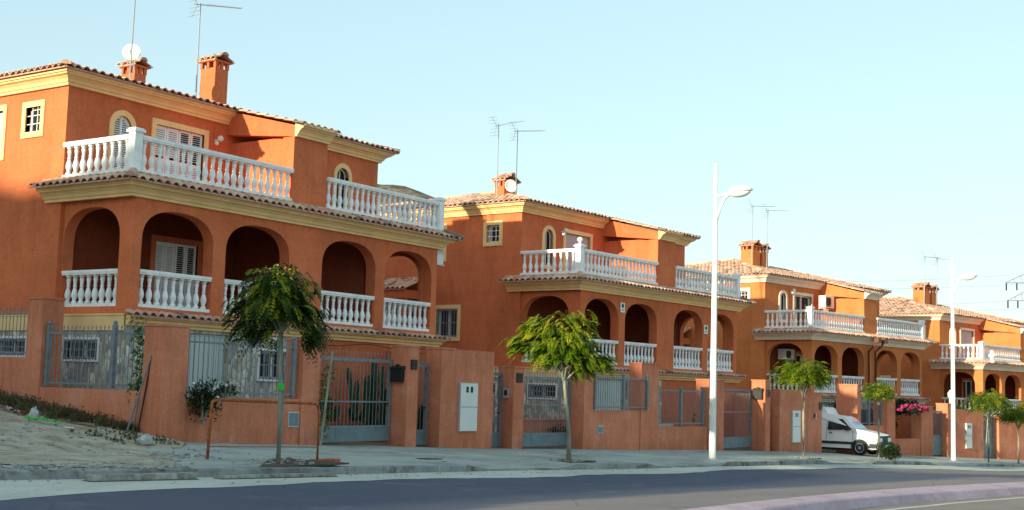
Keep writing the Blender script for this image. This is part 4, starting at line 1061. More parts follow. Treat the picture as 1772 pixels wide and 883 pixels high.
def tree(x, y, z, label, crown_c, crown_r, nf, leafm, seed, trunk_top, L=.42, droop=.7, lean=(0, 0), stakes=0, pods=0, r0=.05, nl=9, extra=(), detail=1.0, lw=.034, ll=.085, hang=(), leaf2=None, bright=1.0):
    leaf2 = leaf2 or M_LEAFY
    rnd = random.Random(seed); t = thing('street_tree', label, 'tree', (x, y, z), 0, 'young street trees on the pavement')
    mb = MB(); tt = Vector((lean[0], lean[1], trunk_top))
    tr = [Vector((0, 0, -.1)), Vector((lean[0]*.2+.01, lean[1]*.2, trunk_top*.35)), Vector((lean[0]*.6-.015, lean[1]*.6, trunk_top*.7)), tt]
    mb.tube(tr, [r0*1.2, r0, r0*.85, r0*.75], 9)
    tips = []; nb = 9
    cc = Vector(crown_c)
    for i in range(nb):
        a = 2*PI*i/nb+rnd.uniform(-.3, .3); rr = rnd.uniform(.45, .85); zz = rnd.uniform(-.15, .75)
        e = cc+Vector((math.cos(a)*crown_r[0]*rr, math.sin(a)*crown_r[1]*rr, crown_r[2]*zz*.8))
        m = tt.lerp(e, .5)+Vector((0, 0, rnd.uniform(.0, .2)))
        mb.tube([tt-Vector((0, 0, rnd.uniform(0, .15))), m, e], [r0*.5, r0*.34, r0*.14], 6); tips.append((m, e))
        for j in range(2):
            e2 = m+Vector((rnd.uniform(-1, 1)*crown_r[0]*.5, rnd.uniform(-1, 1)*crown_r[1]*.5, rnd.uniform(0, 1)*crown_r[2]*.7)); mb.tube([m, e2], [r0*.3, r0*.1], 5); tips.append((m, e2))
    for ex in extra: e = Vector(ex); mb.tube([tt, tt.lerp(e, .5)+Vector((0, 0, .12)), e], [r0*.5, r0*.32, r0*.12], 6); tips += [(tt.lerp(e, .6), e)]*3
    mb.build('trunk', M_BARK, t, smooth=True)
    mb = MB()
    clumps = [(Vector(h[:3]), h[3]) for h in hang]
    for i in range(nf):
        if clumps and rnd.random() < .30:
            c, rr = rnd.choice(clumps); p = c+Vector((rnd.gauss(0, 1), rnd.gauss(0, 1), rnd.gauss(0, .8)))*rr*.5; az = math.atan2(p.y-cc.y, p.x-cc.x)+rnd.uniform(-.9, .9)
        elif rnd.random() < .72:
            a = rnd.uniform(0, 2*PI); u = rnd.uniform(-.62, 1); w_ = math.sqrt(1-u*u); q_ = rnd.uniform(.45, 1.0)
            bump_ = 1+.20*math.sin(3*a+seed)+.14*math.sin(5*a+seed*2+u*4)+.10*math.sin(9*a+u*7)
            p = cc+Vector((math.cos(a)*w_*crown_r[0], math.sin(a)*w_*crown_r[1], u*crown_r[2]))*bump_*q_; az = a+rnd.uniform(-.8, .8)
        else:
            m, e = rnd.choice(tips); p = m.lerp(e, rnd.uniform(.3, 1.05))+Vector([rnd.uniform(-.1, .1) for _ in range(3)]); az = math.atan2(p.y-cc.y, p.x-cc.x)+rnd.uniform(-1.2, 1.2)
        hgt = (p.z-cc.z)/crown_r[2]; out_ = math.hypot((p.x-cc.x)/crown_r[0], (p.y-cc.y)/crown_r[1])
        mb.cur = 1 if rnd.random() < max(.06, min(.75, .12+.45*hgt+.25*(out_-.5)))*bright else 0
        frond(mb, p, az, rnd.uniform(-.3, .55), L*rnd.uniform(.6, 1.15), droop*rnd.uniform(.6, 1.5), nl, lw, ll, rnd)
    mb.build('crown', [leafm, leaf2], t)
    if pods:
        mb = MB()
        for i in range(pods):
            a = rnd.uniform(0, 2*PI); u = rnd.random()**.5; p = cc+Vector((math.cos(a)*u*crown_r[0], math.sin(a)*u*crown_r[1], math.sqrt(max(0, 1-u*u*.85))*crown_r[2]*1.02))
            for k in range(3):
                q = p+Vector([rnd.uniform(-.05, .05) for _ in range(3)]); d = Vector([rnd.uniform(-1, 1) for _ in range(3)]).normalized()*.035; s = Vector([rnd.uniform(-1, 1) for _ in range(3)]).normalized()*.014
                mb.add([q-d, q+s, q+d, q-s], [(0, 1, 2, 3)])
        mb.build('blossom', M_FLOWER, t)
    for k in range(stakes):
        mb = MB(); a = (.22, -.35)[k % 2]; mb.tube([(a, .08, -.1), (a*.25+.03, .02, trunk_top*.98)], .028, 7); mb.build('stake', M_BARK, t)
    if label.startswith('dark'):
        mb = MB(); mb.tube([(-.02, 0, 1.24), (-.02, 0, 1.36)], .055, 8); mb.build('tie', M_GREEN, t)
        mb = MB(); mb.tube([(.06, .03, -.1), (.08, .03, 1.55)], .018, 6); mb.build('stake', M_METAL, t)
    # soil pit
    return t
def pit(x, y, z, s, label):
    o = thing('tree_pit', label, 'tree pit', (x, y, z), 0, 'earth pits around the street trees')
    mb = MB(); mb.box(-s, s, -s*.7, s*.7, -.02, .008); mb.build('soil', M_DIRTD, o)
    mb = MB(); rnd = random.Random(int(x*10))
    for k in range(60):
        px, py = rnd.uniform(-s, s), rnd.uniform(-s*.7, s*.7); r = rnd.uniform(.015, .05); mb.blob((px, py, .01), (r*1.4, r, r*.6), k, 6, 4, .3)
    tag(mb.build('stones', M_CONC, o), kind='stuff')
M_DIRTD = groundmat('damp_soil', [(.3, (.07, .055, .035)), (.7, (.14, .115, .08))], 3, 20)
z1 = G(16.1, 15.62); pit(16.1, 15.75, z1+.004, 1.1, 'wide stony earth pit around the first tree, inside the rusty frame')
tree(16.1, 15.62, z1, 'dark drooping street tree nearest the viewer, before the nearest house', (-.10, .13, 2.74), (.55, .55, .62), 950, M_LEAFD, 5, 2.25, L=.27, droop=1.1, lean=(-.03, .04), pods=34, lw=.046, ll=.085, bright=1.0, r0=.042,
     hang=[(.24, -.36, 2.32, .20), (.26, -.38, 2.6, .22), (.22, -.32, 2.12, .14), (-.42, .55, 2.35, .25), (-.46, .6, 2.65, .26), (-.25, .3, 2.25, .2), (-.05, .08, 3.25, .22), (-.2, .3, 3.1, .22)], nl=9)
z2 = G(27.0, 16.45); pit(27.0, 16.45, z2+.004, .6, 'earth pit around the yellow-green tree')
tree(27.0, 16.45, z2, 'large yellow-green street tree before the left end of the second house', (-.14, .20, 2.84), (.70, .70, .70), 1300, M_LEAFL, 12, 1.95, L=.32, droop=.75, lw=.05, ll=.09, lean=(-.12, .12), pods=16, r0=.055,
     extra=((-.6, .9, 3.3), (-.75, 1.05, 2.95), (.36, -.6, 2.5)), hang=[(-.72, 1.0, 2.85, .28), (-.5, .75, 3.3, .25), (.36, -.60, 2.5, .2), (.1, -.1, 2.35, .3), (0, 0, 3.45, .3)], nl=11)
z3 = G(41.9, 16.25); pit(41.9, 16.25, z3+.004, .6, 'earth pit around the third tree')
tree(41.9, 16.25, z3, 'round-crowned bright green street tree left of the van, before the second meter cabinet', (-.02, .0, 2.85), (.80, .80, .52), 850, M_LEAFL, 21, 2.15, L=.38, droop=.6, stakes=1, r0=.05, nl=7, lw=.05, ll=.1)
z4 = G(49.0, 15.98)
tree(49.0, 15.98, z4, 'smallest street tree, with a thin trunk in front of the van nose', (.0, .0, 2.58), (.46, .46, .40), 480, M_LEAFM, 33, 2.1, L=.34, droop=.6, r0=.04, nl=6, lw=.055, ll=.1)
z5 = G(60.5, 14.7)
tree(60.5, 14.7, z5, 'leafy street tree on two crossing stakes just right of the second street lamp', (0, 0, 2.75), (.78, .78, .52), 700, M_LEAFM, 41, 2.0, L=.42, droop=.7, stakes=2, r0=.04, nl=6, lw=.06, ll=.11)
z6 = G(63.6, 14.1)
tree(63.6, 14.1, z6, 'light green street tree cut by the right edge of the photo', (0, 0, 2.3), (.8, .8, .6), 600, M_LEAFL, 47, 1.7, L=.4, droop=.7, stakes=1, r0=.04, nl=6, lw=.06, ll=.11)

# ------------------------------------------------------------------ bushes and garden plants
def bush(name, c, r, n, mat, seed, label, cat='bush', flowers=0, fm=None, leaf=.06, stuff=False):
    rnd = random.Random(seed); t = thing(name, label, cat, (c[0], c[1], c[2]-r[2]))
    mb = MB(); st = MB()
    for k in range(7):
        e = Vector((rnd.uniform(-.7, .7)*r[0], rnd.uniform(-.7, .7)*r[1], r[2]*rnd.uniform(.9, 1.7))); st.tube([(0, 0, -.1), e*.5+Vector((0, 0, .05)), e], [.02, .014, .006], 5)
    st.build('stems', M_BARK, t)
    for k in range(n):
        a = rnd.uniform(0, 2*PI); u = rnd.uniform(-1, 1); q = rnd.random()**.4; w = math.sqrt(1-u*u); bmp = 1+.22*math.sin(3*a+seed)+.15*math.sin(5*u+a*2)
        p = Vector((math.cos(a)*w*r[0]*q*bmp, math.sin(a)*w*r[1]*q*bmp, r[2]+u*r[2]*q*bmp))
        d = Vector([rnd.uniform(-1, 1) for _ in range(3)]).normalized()*leaf; s = Vector([rnd.uniform(-1, 1) for _ in range(3)]).normalized()*leaf*.45
        mb.add([p-d, p+s, p+d, p-s], [(0, 1, 2, 3)])
    mb.build('leaves', mat, t)
    if flowers:
        mb = MB()
        for k in range(flowers):
            a = rnd.uniform(0, 2*PI); u = rnd.uniform(-.2, 1); w = math.sqrt(1-u*u)
            p = Vector((math.cos(a)*w*r[0]*1.04, math.sin(a)*w*r[1]*1.04, r[2]+u*r[2]*1.04))
            for j in range(4):
                d = Vector([rnd.uniform(-1, 1) for _ in range(3)]).normalized()*leaf*.9; s = Vector([rnd.uniform(-1, 1) for _ in range(3)]).normalized()*leaf*.6; o_ = Vector([rnd.uniform(-.04, .04) for _ in range(3)])
                mb.add([p+o_-d, p+o_+s, p+o_+d, p+o_-s], [(0, 1, 2, 3)])
        tag(mb.build('flowers', fm, t), kind='stuff')
    return t
bush('flowering_bush', (18.30, 19.92, -.42), (.42, .24, .40), 1100, M_BUSH, 4, 'dark bush with white blossom hanging over the railing right of the corner pillar', flowers=9, fm=M_WFLOW, leaf=.045)
bush('flowering_bush', (18.85, 19.88, -.20), (.42, .18, .14), 260, M_BUSH, 6, 'sparse white-flowered spray poking out through the front railing', flowers=16, fm=M_WFLOW, leaf=.04)
bush('shrub', (49.5, 15.7, z4+.30), (.50, .42, .32), 1600, M_BUSH, 9, 'low dark shrub at the foot of the smallest tree, before the van wheel', leaf=.05)
bush('bougainvillea', (60.2, 18.0, -.42), (1.9, .35, .20), 500, M_BUSH, 14, 'bougainvillea with magenta flowers over the wall opening left of the second lamp', flowers=85, fm=M_PINK, leaf=.07)
bush('shrub', (59.6, 19.2, -1.0), (1.2, .6, .7), 1500, M_BUSH, 15, 'dark foliage filling the wall opening under the magenta flowers', leaf=.09)
bush('hedge', (63.5, 19.6, -.35), (1.9, .5, .38), 1800, M_BUSH, 16, 'dark green hedge behind the wall left of the second street lamp', 'hedge', leaf=.09)
bush('shrub', (56.0, 22.0, -.5), (1.5, .6, .45), 1500, M_LEAFM, 18, 'garden shrub showing above the roof of the van', leaf=.09)
bush('hedge', (57.9, 20.7, -1.1), (1.7, .4, .95), 2200, M_BUSH, 24, 'dark hedge behind the van, seen over its roof between the pillars', 'hedge', leaf=.1)
bush('hedge', (69.0, 18.6, -.6), (2.6, .5, .4), 1600, M_LEAFM, 19, 'hedge along the farthest house terrace right of the second street lamp', 'hedge', leaf=.09)
bush('potted_plant', h2w(1, (7.35, 1.6, .75)), (.35, .3, .45), 420, M_BUSH, 22, 'potted plant in the third gallery arch of the second house', 'plant', leaf=.06)
bush('shrub', h2w(1, (6.2, -1.2, -1.75)), (.3, .3, .28), 420, M_LEAFM, 23, 'small green shrub in the garden left of the first street lamp', leaf=.06)
def cactus(c, cols, label):
    t = thing('cactus', label, 'cactus', c, 0, 'cacti in the garden of the nearest house')
    rnd = random.Random(int(c[0]*7))
    for (dx, dy, h, lx, ly, z0) in cols:
        mb = MB(); pts = []; rs = []; n = 9
        for k in range(n+1):
            f = k/n; pts.append((dx+lx*f, dy+ly*f, z0+h*f)); rs.append(.075*(.75+.3*math.sin(f*14+dx*5)**2)*(1 if f < .95 else .45))
        mb.tube(pts, rs, 8); mb.build('stem', M_CACT, t)
zc = G(23.5, 21.5)
cactus((25.8, 21.7, zc), [(-.75, 0, 1.25, -.22, .1, .55), (-.55, .1, 1.05, -.05, 0, .45), (-.35, 0, 1.15, 0, 0, .45), (-.15, .1, 1.35, 0, 0, .3), (.05, 0, 1.75, .0, 0, .2), (.12, .2, 2.0, .03, 0, .1), (.28, 0, 1.55, .02, 0, .1), (.42, .1, 1.9, .0, 0, 0), (-.45, -.1, .7, .05, 0, .4), (.6, .1, 1.3, 0, 0, 0)], 'tall clump of columnar cactus behind the right side of the driveway gate')
cactus((24.35, 21.9, zc), [(-.35, 0, .55, -.03, 0, .45), (-.2, .1, .5, 0, 0, .45), (-.05, 0, .62, 0, 0, .45), (.08, .1, .58, 0, 0, .45), (.2, 0, .4, .05, 0, .45), (.85, 0, .35, -.1, 0, .45), (1.0, .1, .42, 0, 0, .45), (1.2, 0, .3, .08, 0, .45)], 'low cactus clump in the middle behind the driveway gate')
cactus((26.95, 21.2, G(26.4, 21.2)), [(-.2, 0, 1.2, -.02, 0, 0), (0, .1, 1.35, 0, 0, 0), (.15, 0, 1.0, .05, 0, 0)], 'cactus behind the narrow gate left of the meter cabinet')
t = thing('planter', 'low orange planter wall behind the driveway gate with cactus on it', 'planter', (24.7, 21.9, zc))
mb = MB(); mb.box(-1.9, 1.9, -.5, .6, -.3, .30); mb.build('planter_wall', M_GWALL, t); mb = MB(); mb.box(-1.8, 1.8, -.4, .5, .3, .34); mb.build('soil', M_DIRTD, t)
t = thing('planter_wall', 'orange retaining wall seen through the gate beside the yellow-green tree', 'wall', (33.2, 21.2, -1.9))
mb = MB(); mb.box(-1.9, 1.9, 0, .25, -.3, .95); mb.build('wall_panel', M_GWALL, t); mb = MB(); mb.box(-1.9, 1.9, -.02, .28, .953, .99); mb.build('coping', M_GWALL, t)
bush('shrub', (34.0, 21.0, -1.35), (.9, .25, .28), 700, M_BUSH, 29, 'dark shrub behind the gate beside the yellow-green tree', leaf=.05)
# creeper on the left post of the driveway gate
def creeper(pts, n, spread, label, seed, leafm=M_LEAFM):
    t = thing('climbing_plant', label, 'climber', pts[0]); rnd = random.Random(seed)
    st = MB(); st.tube(pts, .012, 5); st.build('stem', M_BARK, t, world=True)
    mb = MB()
    for k in range(n):
        f = rnd.random()*(len(pts)-1); i = int(f); p = Vector(pts[i]).lerp(Vector(pts[min(i+1, len(pts)-1)]), f-i)+Vector([rnd.gauss(0, spread) for _ in range(3)])
        d = Vector([rnd.uniform(-1, 1) for _ in range(3)]).normalized()*.05; s = Vector([rnd.uniform(-1, 1) for _ in range(3)]).normalized()*.025
        mb.add([p-d, p+s, p+d, p-s], [(0, 1, 2, 3)])
    mb.build('leaves', leafm, t, world=True)
creeper([(21.98, 19.95, -1.35), (22.0, 19.93, -.6), (21.95, 19.95, -.1), (22.15, 19.95, .5)], 260, .08, 'straggly climber on the left post of the driveway gate', 3)
creeper([(17.55, 20.95, -.6), (17.52, 21.0, .1), (17.5, 21.02, .7), (17.45, 21.1, 1.15)], 330, .09, 'climber on the side railing left of the corner pillar', 4)
creeper([(17.55, 21.1, -.25), (17.5, 20.9, -.2), (17.5, 20.75, -.15)], 150, .09, 'leafy tuft at the foot of the side railing', 5)

# ------------------------------------------------------------------ vacant lot: weeds, rubbish, frame, poles
mb = MB(); rnd = random.Random(11)
def tuft(x, y, h, n):
    z = mound(x, y) if x < 17.4 else G(x, y)
    for k in range(n):
        a = rnd.uniform(0, 2*PI); l = h*rnd.uniform(.5, 1.2); b = Vector((x+rnd.uniform(-.12, .12), y+rnd.uniform(-.12, .12), z-.02)); e = b+Vector((math.cos(a)*l*.45, math.sin(a)*l*.45, l)); s = Vector((-math.sin(a), math.cos(a), 0))*.011
        mb.add([b-s, b+s, e], [(0, 1, 2)])
        if k % 2 == 0:
            for f in (.5, .75, .95):
                q = b.lerp(e, f); d = Vector([rnd.uniform(-1, 1) for _ in range(3)])*.035; s2 = Vector([rnd.uniform(-1, 1) for _ in range(3)])*.02; mb.add([q-d, q+s2, q+d, q-s2], [(0, 1, 2, 3)])
for k in range(430):
    y = 20.6+rnd.random()**.8*7.5; w = .45+.13*(y-20.6); x = 17.38-abs(rnd.gauss(0, w*.55)); tuft(x, y, rnd.uniform(.10, .22)+.022*(y-20.6), 9)
for k in range(60): tuft(rnd.uniform(15.4, 17.2), rnd.uniform(18.9, 20.6), rnd.uniform(.04, .1), 5)
tag(mb.build('weeds', M_WEED), kind='stuff'); bpy.data.objects['weeds']['label'] = 'dry weeds growing on the dirt slope along the orange side wall'; bpy.data.objects['weeds']['category'] = 'weeds'
mb = MB()
for k in range(420):
    x = rnd.uniform(9, 17.3); y = rnd.uniform(17.2, 24); r = rnd.uniform(.012, .045)
    mb.blob((x, y, mound(x, y)), (r*1.3, r, r*.6), k, 6, 4, .3)
for k in range(520):
    x = rnd.uniform(8.5, 15.6); y = (ky(x)+.42 if x < 13.2 else min(16.9, ky(13.2)+.4+(x-13.2)*1.3))+rnd.gauss(0, .22); r = rnd.uniform(.01, .035); mb.blob((x, y, pz(x, y)+.01), (r*1.4, r, r*.6), k, 6, 4, .35)
for k in range(160):
    x = rnd.uniform(8, 30); y = ky(x)-abs(rnd.gauss(0, .35)); r = rnd.uniform(.008, .025); mb.blob((x, y, G(x, y)+ROADZ+.006), (r*1.3, r, r*.5), k, 6, 4, .3)
o = tag(mb.build('gravel', M_CONC), 'scattered pebbles on the dirt slope and along the kerb', 'gravel', kind='stuff')
def cloth(name, pts, w, mats, label, cat, seed):
    mb = MB(); rnd = random.Random(seed); vs = []; n = len(pts)*5; m = 6
    for i in range(n):
        f = i/(n-1)*(len(pts)-1); k = min(int(f), len(pts)-2); p = Vector(pts[k]).lerp(Vector(pts[k+1]), f-k)
        for j in range(m):
            o = (j/(m-1)-.5)*w*(1+.3*math.sin(i)); x, y = p.x+o*.5, p.y+o; vs.append((x, y, mound(x, y)+.03+.05*abs(math.sin(i*1.3+j*2.1))+rnd.uniform(0, .03)))
    for i in range(n-1):
        for j in range(m-1):
            mb.cur = 1 if (i//2+j//2) % 2 else 0
            mb.add([vs[i*m+j], vs[(i+1)*m+j], vs[(i+1)*m+j+1], vs[i*m+j+1]], [(0, 1, 2, 3)])
    return tag(mb.build(name, mats), label, cat)
cloth('discarded_cloth', [(16.4, 24.3, 0), (16.3, 23.6, 0), (16.2, 22.9, 0)], .22, [M_FABRIC, M_BAG], 'crumpled red and white cloth lying on the dirt slope', 'cloth', 1)
cloth('plastic_sheet', [(15.4, 21.7, 0), (15.55, 21.3, 0), (15.7, 21.0, 0)], .12, [M_GREEN, M_GREEN], 'bright green plastic scrap on the dirt slope', 'rubbish', 2)
def bag(x, y, r, label, seed, mat=M_BAG, z=None):
    mb = MB(); z = mound(x, y) if z is None else z; mb.blob((x, y, z+r[2]*.75), r, seed, 14, 9, .22); mb.blob((x+.03, y, z+r[2]*1.5), (r[0]*.35, r[1]*.3, r[2]*.5), seed+1, 8, 5, .4)
    return tag(mb.build('plastic_bag', mat, smooth=True), label, 'rubbish bag')
bag(15.62, 21.75, (.09, .09, .13), 'small white bag standing by the green plastic scrap', 3)
bag(15.95, 18.85, (.16, .13, .10), 'crumpled pale bag at the foot of the corner pillar', 5)
def board(x, y, L, w, h, rz, label, mat, z=None, tilt=0):
    mb = MB(); mb.box(-L/2, L/2, -w/2, w/2, 0, h); o = mb.build('board', mat); o.location = (x, y, (mound(x, y) if z is None else z)); o.rotation_euler = (tilt*.3, tilt, rz); return tag(o, label, 'board', )
board(16.35, 21.4, .9, .13, .03, 1.9, 'broken wooden board lying in the weeds', plain('old_wood', (.20, .12, .08), .9, var=.4, scale=9), tilt=-.12)
board(15.75, 20.85, .4, .07, .02, 1.3, 'short white strip beside the green plastic scrap', M_WHITE)
def curb(x0, y0, x1, y1, h, label):
    a = Vector((x0, y0)); b = Vector((x1, y1)); t = thing('loose_kerb_stone', label, 'kerb stone', (x0, y0, G(x0, y0)+ROADZ), math.atan2(y1-y0, x1-x0), 'loose kerb stones lying in the gutter'); L = (b-a).length
    t.rotation_euler = (0, math.atan2(-(G(x1, y1)-G(x0, y0)), L), math.atan2(y1-y0, x1-x0))
    mb = MB(); mb.prism([(0, -.07), (L, -.06), (L, .07), (0, .06)], 0, [h*.85, h, h, h*.9]); mb.build('stone', M_CONC, t)
    mb = MB(); mb.box(-.01, L+.01, -.09, .09, -.03, .012); mb.build('dirt', M_DIRTD, t)
curb(11.1, 14.22, 13.1, 14.38, .10, 'loose pale kerb stone lying in the gutter at the far left'); curb(13.55, 14.36, 16.4, 14.62, .06, 'long flat kerb stone in the gutter below the rusty frame')
t = thing('manhole_cover', 'dark round cover in the pavement before the first meter cabinet', 'manhole cover', (21.6, 16.6, G(21.6, 16.6)+.006)); mb = MB(); mb.lathe([(.36, -.02), (.36, .004), (.31, .006)], 20); mb.build('rim', M_GALV, t); mb = MB(); mb.lathe([(.30, -.02), (.30, .009), (.01, .012)], 20); mb.build('lid', M_PLASTB, t)
# rusty tube frame
t = thing('rusty_barrier', 'rusty orange tube frame standing around the first tree', 'barrier', (16.3, 16.2, G(16.3, 16.2)), 0)
a = Vector((15.11, 16.29, G(15.1, 16.3)-.1)); b = Vector((17.6, 16.1, G(17.6, 16.1)-.1)); d = (b-a); d.z = 0; d.normalize()
za, zb2 = -.36, -.40
pts = [a, Vector((a.x+.03, a.y, za-.15)), Vector((a.x, a.y, za))+d*.05, Vector((a.x, a.y, za+.02))+d*.18, Vector((b.x, b.y, zb2+.02))-d*.18, Vector((b.x, b.y, zb2))-d*.05, Vector((b.x, b.y, zb2-.15)), b]
mb = MB(); mb.tube(pts, .026, 8); mb.build('tube', M_RUST, t, world=True, smooth=True)
mb = MB(); mb.tube([(a.x, a.y, -1.12), (b.x, b.y, -1.17)], .010, 6); mb.build('crossbar', M_RUST, t, world=True)
mb = MB(); mb.box(b.x-.09, b.x+.5, b.y-.12, b.y+.12, G(17.6, 16.1)-.02, G(17.6, 16.1)+.03); mb.build('foot', M_RUST, t, world=True)
# leaning poles by the pillar
def pole(a, b, r, label, mat):
    mb = MB(); mb.tube([a, b], r, 7); o = mb.build('leaning_pole', mat)
    c = Vector(a)
    for v in o.data.vertices: v.co -= c
    o.location = c; return tag(o, label, 'pole', 'poles leaning at the corner pillar')
pole((16.97, 20.69, -1.25), (17.3, 20.41, .45), .019, 'grey pole leaning at a slant against the corner pillar', M_METAL)
pole((17.2, 20.6, -1.25), (17.36, 20.38, .92), .016, 'darker upright pole behind the slanting one at the corner pillar', M_BLACK)
pole((17.25, 20.8, -1.25), (17.3, 20.72, -.35), .022, 'short stick standing against the low side wall beside the corner pillar', M_BARK)
pole((21.62, 19.7, -1.4), (22.05, 19.85, .72), .030, 'weathered pole leaning at the left edge of the driveway gate', M_BARK)
# white pipe seen behind gate of second house
t = thing('white_pipe', 'white vertical pipe behind the gate beside the yellow-green tree', 'pipe', h2w(1, (-.15, -.25, -2.2))); mb = MB(); mb.tube([(0, 0, 0), (0, 0, 1.9)], .05, 8); mb.build('pipe', M_WHITE, t, smooth=True); mb = MB(); mb.lathe([(.065, 1.9), (.065, 1.96), (.02, 1.98)], 10); mb.build('cap', M_WHITE, t)
# plastic garden bench and chair frame behind the low opening
def bench(p, rz, label):
    t = thing('garden_bench', label, 'bench', p, rz)
    mb = MB(); mb.box(0, 1.6, 0, .45, .40, .44); mb.build('seat', M_WHITE, t)
    mb = MB()
    for k in range(14): mb.box(k*.118, k*.118+.05, .42, .45, .44, .86)
    mb.box(0, 1.6, .41, .46, .86, .92); mb.build('backrest', M_WHITE, t)
    for x in (.05, 1.5):
        for y in (.03, .38): mb = MB(); mb.box(x, x+.05, y, y+.05, 0, .40); mb.build('leg', M_WHITE, t)
bench((38.6, 20.0, -1.95), specs[1]['pose'][3], 'white slatted garden bench behind the railing left of the first street lamp')

# ------------------------------------------------------------------ van
def van():
    zg = G(52.9, 18.3)+.0; t = thing('delivery_van', 'small white delivery van nosing out of a driveway between orange pillars', 'van', (53.3, 19.25, zg), -PI/2); t.scale = (1.05, 1.05, 1.05)
    # local: +x forward (nose), y left... vehicle faces +x; width 1.56
    hw = .78
    xs = 1.98                       # nose
    outline = [(2.0, .30), (2.02, .52), (2.0, .76), (1.93, .83), (1.30, .96), (1.06, 1.01), (.60, 1.45), (.44, 1.51), (-.05, 1.55), (-.12, 1.58), (-.22, 1.80), (-.34, 1.85), (-1.9, 1.86), (-1.98, 1.76), (-2.0, .40), (-1.96, .30)]
    def body(mb, half_lo, half_hi, zs):
        n = len(outline)
        def hwz(z): return half_lo if z < .92 else half_lo+(half_hi-half_lo)*min(1, (z-.92)/.6)
        vs = [(x, s*hwz(z)*(.93 if x > 1.8 else 1), z) for s in (-1, 1) for x, z in outline]
        fs = [(i, (i+1) % n, n+(i+1) % n, n+i) for i in range(n)]
        mb.add(vs, fs)
        # sides as fan with inset crease (belt)
        for s in (0, 1):
            mb.f.append(tuple(len(mb.v)-2*n+s*n+i for i in range(n))); mb.mi.append(0)
    mb = MB(); body(mb, hw, .66, 0); o = mb.build('body', M_VAN, t)
    bv = o.modifiers.new('bevel', 'BEVEL'); bv.width = .035; bv.segments = 2; bv.limit_method = 'ANGLE'; bv.angle_limit = .5
    for s in (-1, 1):
        yy = lambda z: s*(hw+.004 if z < .92 else hw+.004+(.66-hw)*min(1, (z-.92)/.6))
        # arches (dark discs) and wheels
        for wx in (1.28, -1.32):
            mb = MB(); N = 16; mb.add([(wx+math.cos(a)*.36, s*(hw+.006), .29+math.sin(a)*.36) for a in [PI*k/N for k in range(N+1)]], [tuple(range(N+1))]); mb.build('wheel_arch', M_BLACK, t)
            w = MB(); w.lathe([(.20, -.08), (.285, -.08), (.295, -.05), (.295, .05), (.285, .075), (.20, .08)], 24, (wx, s*(hw-.035), .295), Matrix.Rotation(PI/2, 3, 'X')); wh = w.build('wheel', M_RUBBER, t, smooth=False)
            w = MB(); w.lathe([(.01, .06), (.06, .06), (.08, .045), (.15, .05), (.175, .07), (.19, .05), (.19, -.03)], 20, (wx, s*(hw-.005), .295), Matrix.Rotation(-s*PI/2, 3, 'X')); w.build('wheel_cover', M_CHROME, wh)
        # side window and door seam
        def poly(nm, pts, mat, off=.004, par=t):
            mb = MB(); mb.add([(x, yy(z)+s*off, z) for x, z in pts], [tuple(range(len(pts)))]); return mb.build(nm, mat, par)
        poly('side_window', [(.96, .99), (.56, 1.40), (-.02, 1.43), (-.04, .96)], M_GLASS)
        poly('side_moulding', [(.98, .42), (-.85, .42), (-.85, .52), (.98, .52)], M_PLASTB, .008)
        dr = poly('door_seam', [(-.09, .40), (-.10, .40), (-.10, 1.42), (-.09, 1.42)], M_PLASTB, .006)
        poly('door_seam', [(.98, .40), (.99, .40), (1.0, .94), (.985, .94)], M_PLASTB, .006)
        mb = MB(); mb.box(.02, .14, s*(hw+.005)-.01, s*(hw+.005)+.02, .83, .87); mb.build('door_handle', M_PLASTB, t)
        mb = MB(); mb.box(.74, .86, s*(hw+.02)-.0, s*(hw+.02)+s*.16, .96, 1.08); mb.build('wing_mirror', M_PLASTB, t)
        mb = MB(); mb.box(1.955, 2.045, s*.52-.17, s*.52+.17, .55, .71); mb.build('headlight', M_FROST, t)
        mb = MB(); mb.box(1.955, 2.045, s*.73-.03, s*.73+.03, .55, .71); mb.build('indicator', plain('orange_lens', (.6, .2, .03), .3), t)
    mb = MB(); mb.add([(1.04, -.68, 1.03), (1.04, .68, 1.03), (.62, .60, 1.435), (.62, -.60, 1.435)], [(0, 1, 2, 3)])
    mb.v = [(x+.012, y, z+.012) for x, y, z in mb.v]; mb.build('windscreen', plain('sky_tinted_windscreen', (.40, .50, .60), .08, var=.02, spec=.7), t)  # pale blue base colour stands in for sky reflected in the glass
    mb = MB(); mb.box(1.93, 2.12, -.77, .77, .25, .54); mb.box(1.2+.45, 1.95, -.80, -.76, .30, .48); mb.box(1.65, 1.95, .76, .80, .30, .48); b = mb.build('bumper', M_PLASTB, t); bv = b.modifiers.new('bevel', 'BEVEL'); bv.width = .03; bv.segments = 2
    mb = MB(); mb.box(1.98, 2.03, -.72, .72, .52, .78); mb.build('grille', M_PLASTB, t)
    mb = MB(); mb.box(2.121, 2.127, -.25, .25, .33, .44); mb.build('number_plate', M_WHITE, t)
    mb = MB(); mb.tube([(1.02, -.4, 1.02), (.80, -.1, 1.22)], .01, 5); mb.tube([(1.02, .2, 1.02), (.80, .45, 1.22)], .01, 5); mb.build('wiper', M_BLACK, t)
    mb = MB(); mb.box(-1.8, 1.8, -.7, .7, .2, .32); mb.build('underbody', M_BLACK, t)
van()
# folded lounger leaning upright in the driveway behind the van
t = thing('lantern_post', 'white lantern on the pillar beside the second street lamp', 'lantern', (64.2, 17.4, -.1)); mb = MB(); mb.tube([(0, 0, 0), (0, 0, .25)], .03, 6); mb.build('post', M_WHITE, t); mb = MB(); mb.lathe([(.05, .25), (.11, .3), (.13, .5), (.05, .6), (.01, .66)], 8); mb.build('lantern_glass', M_FROST, t)

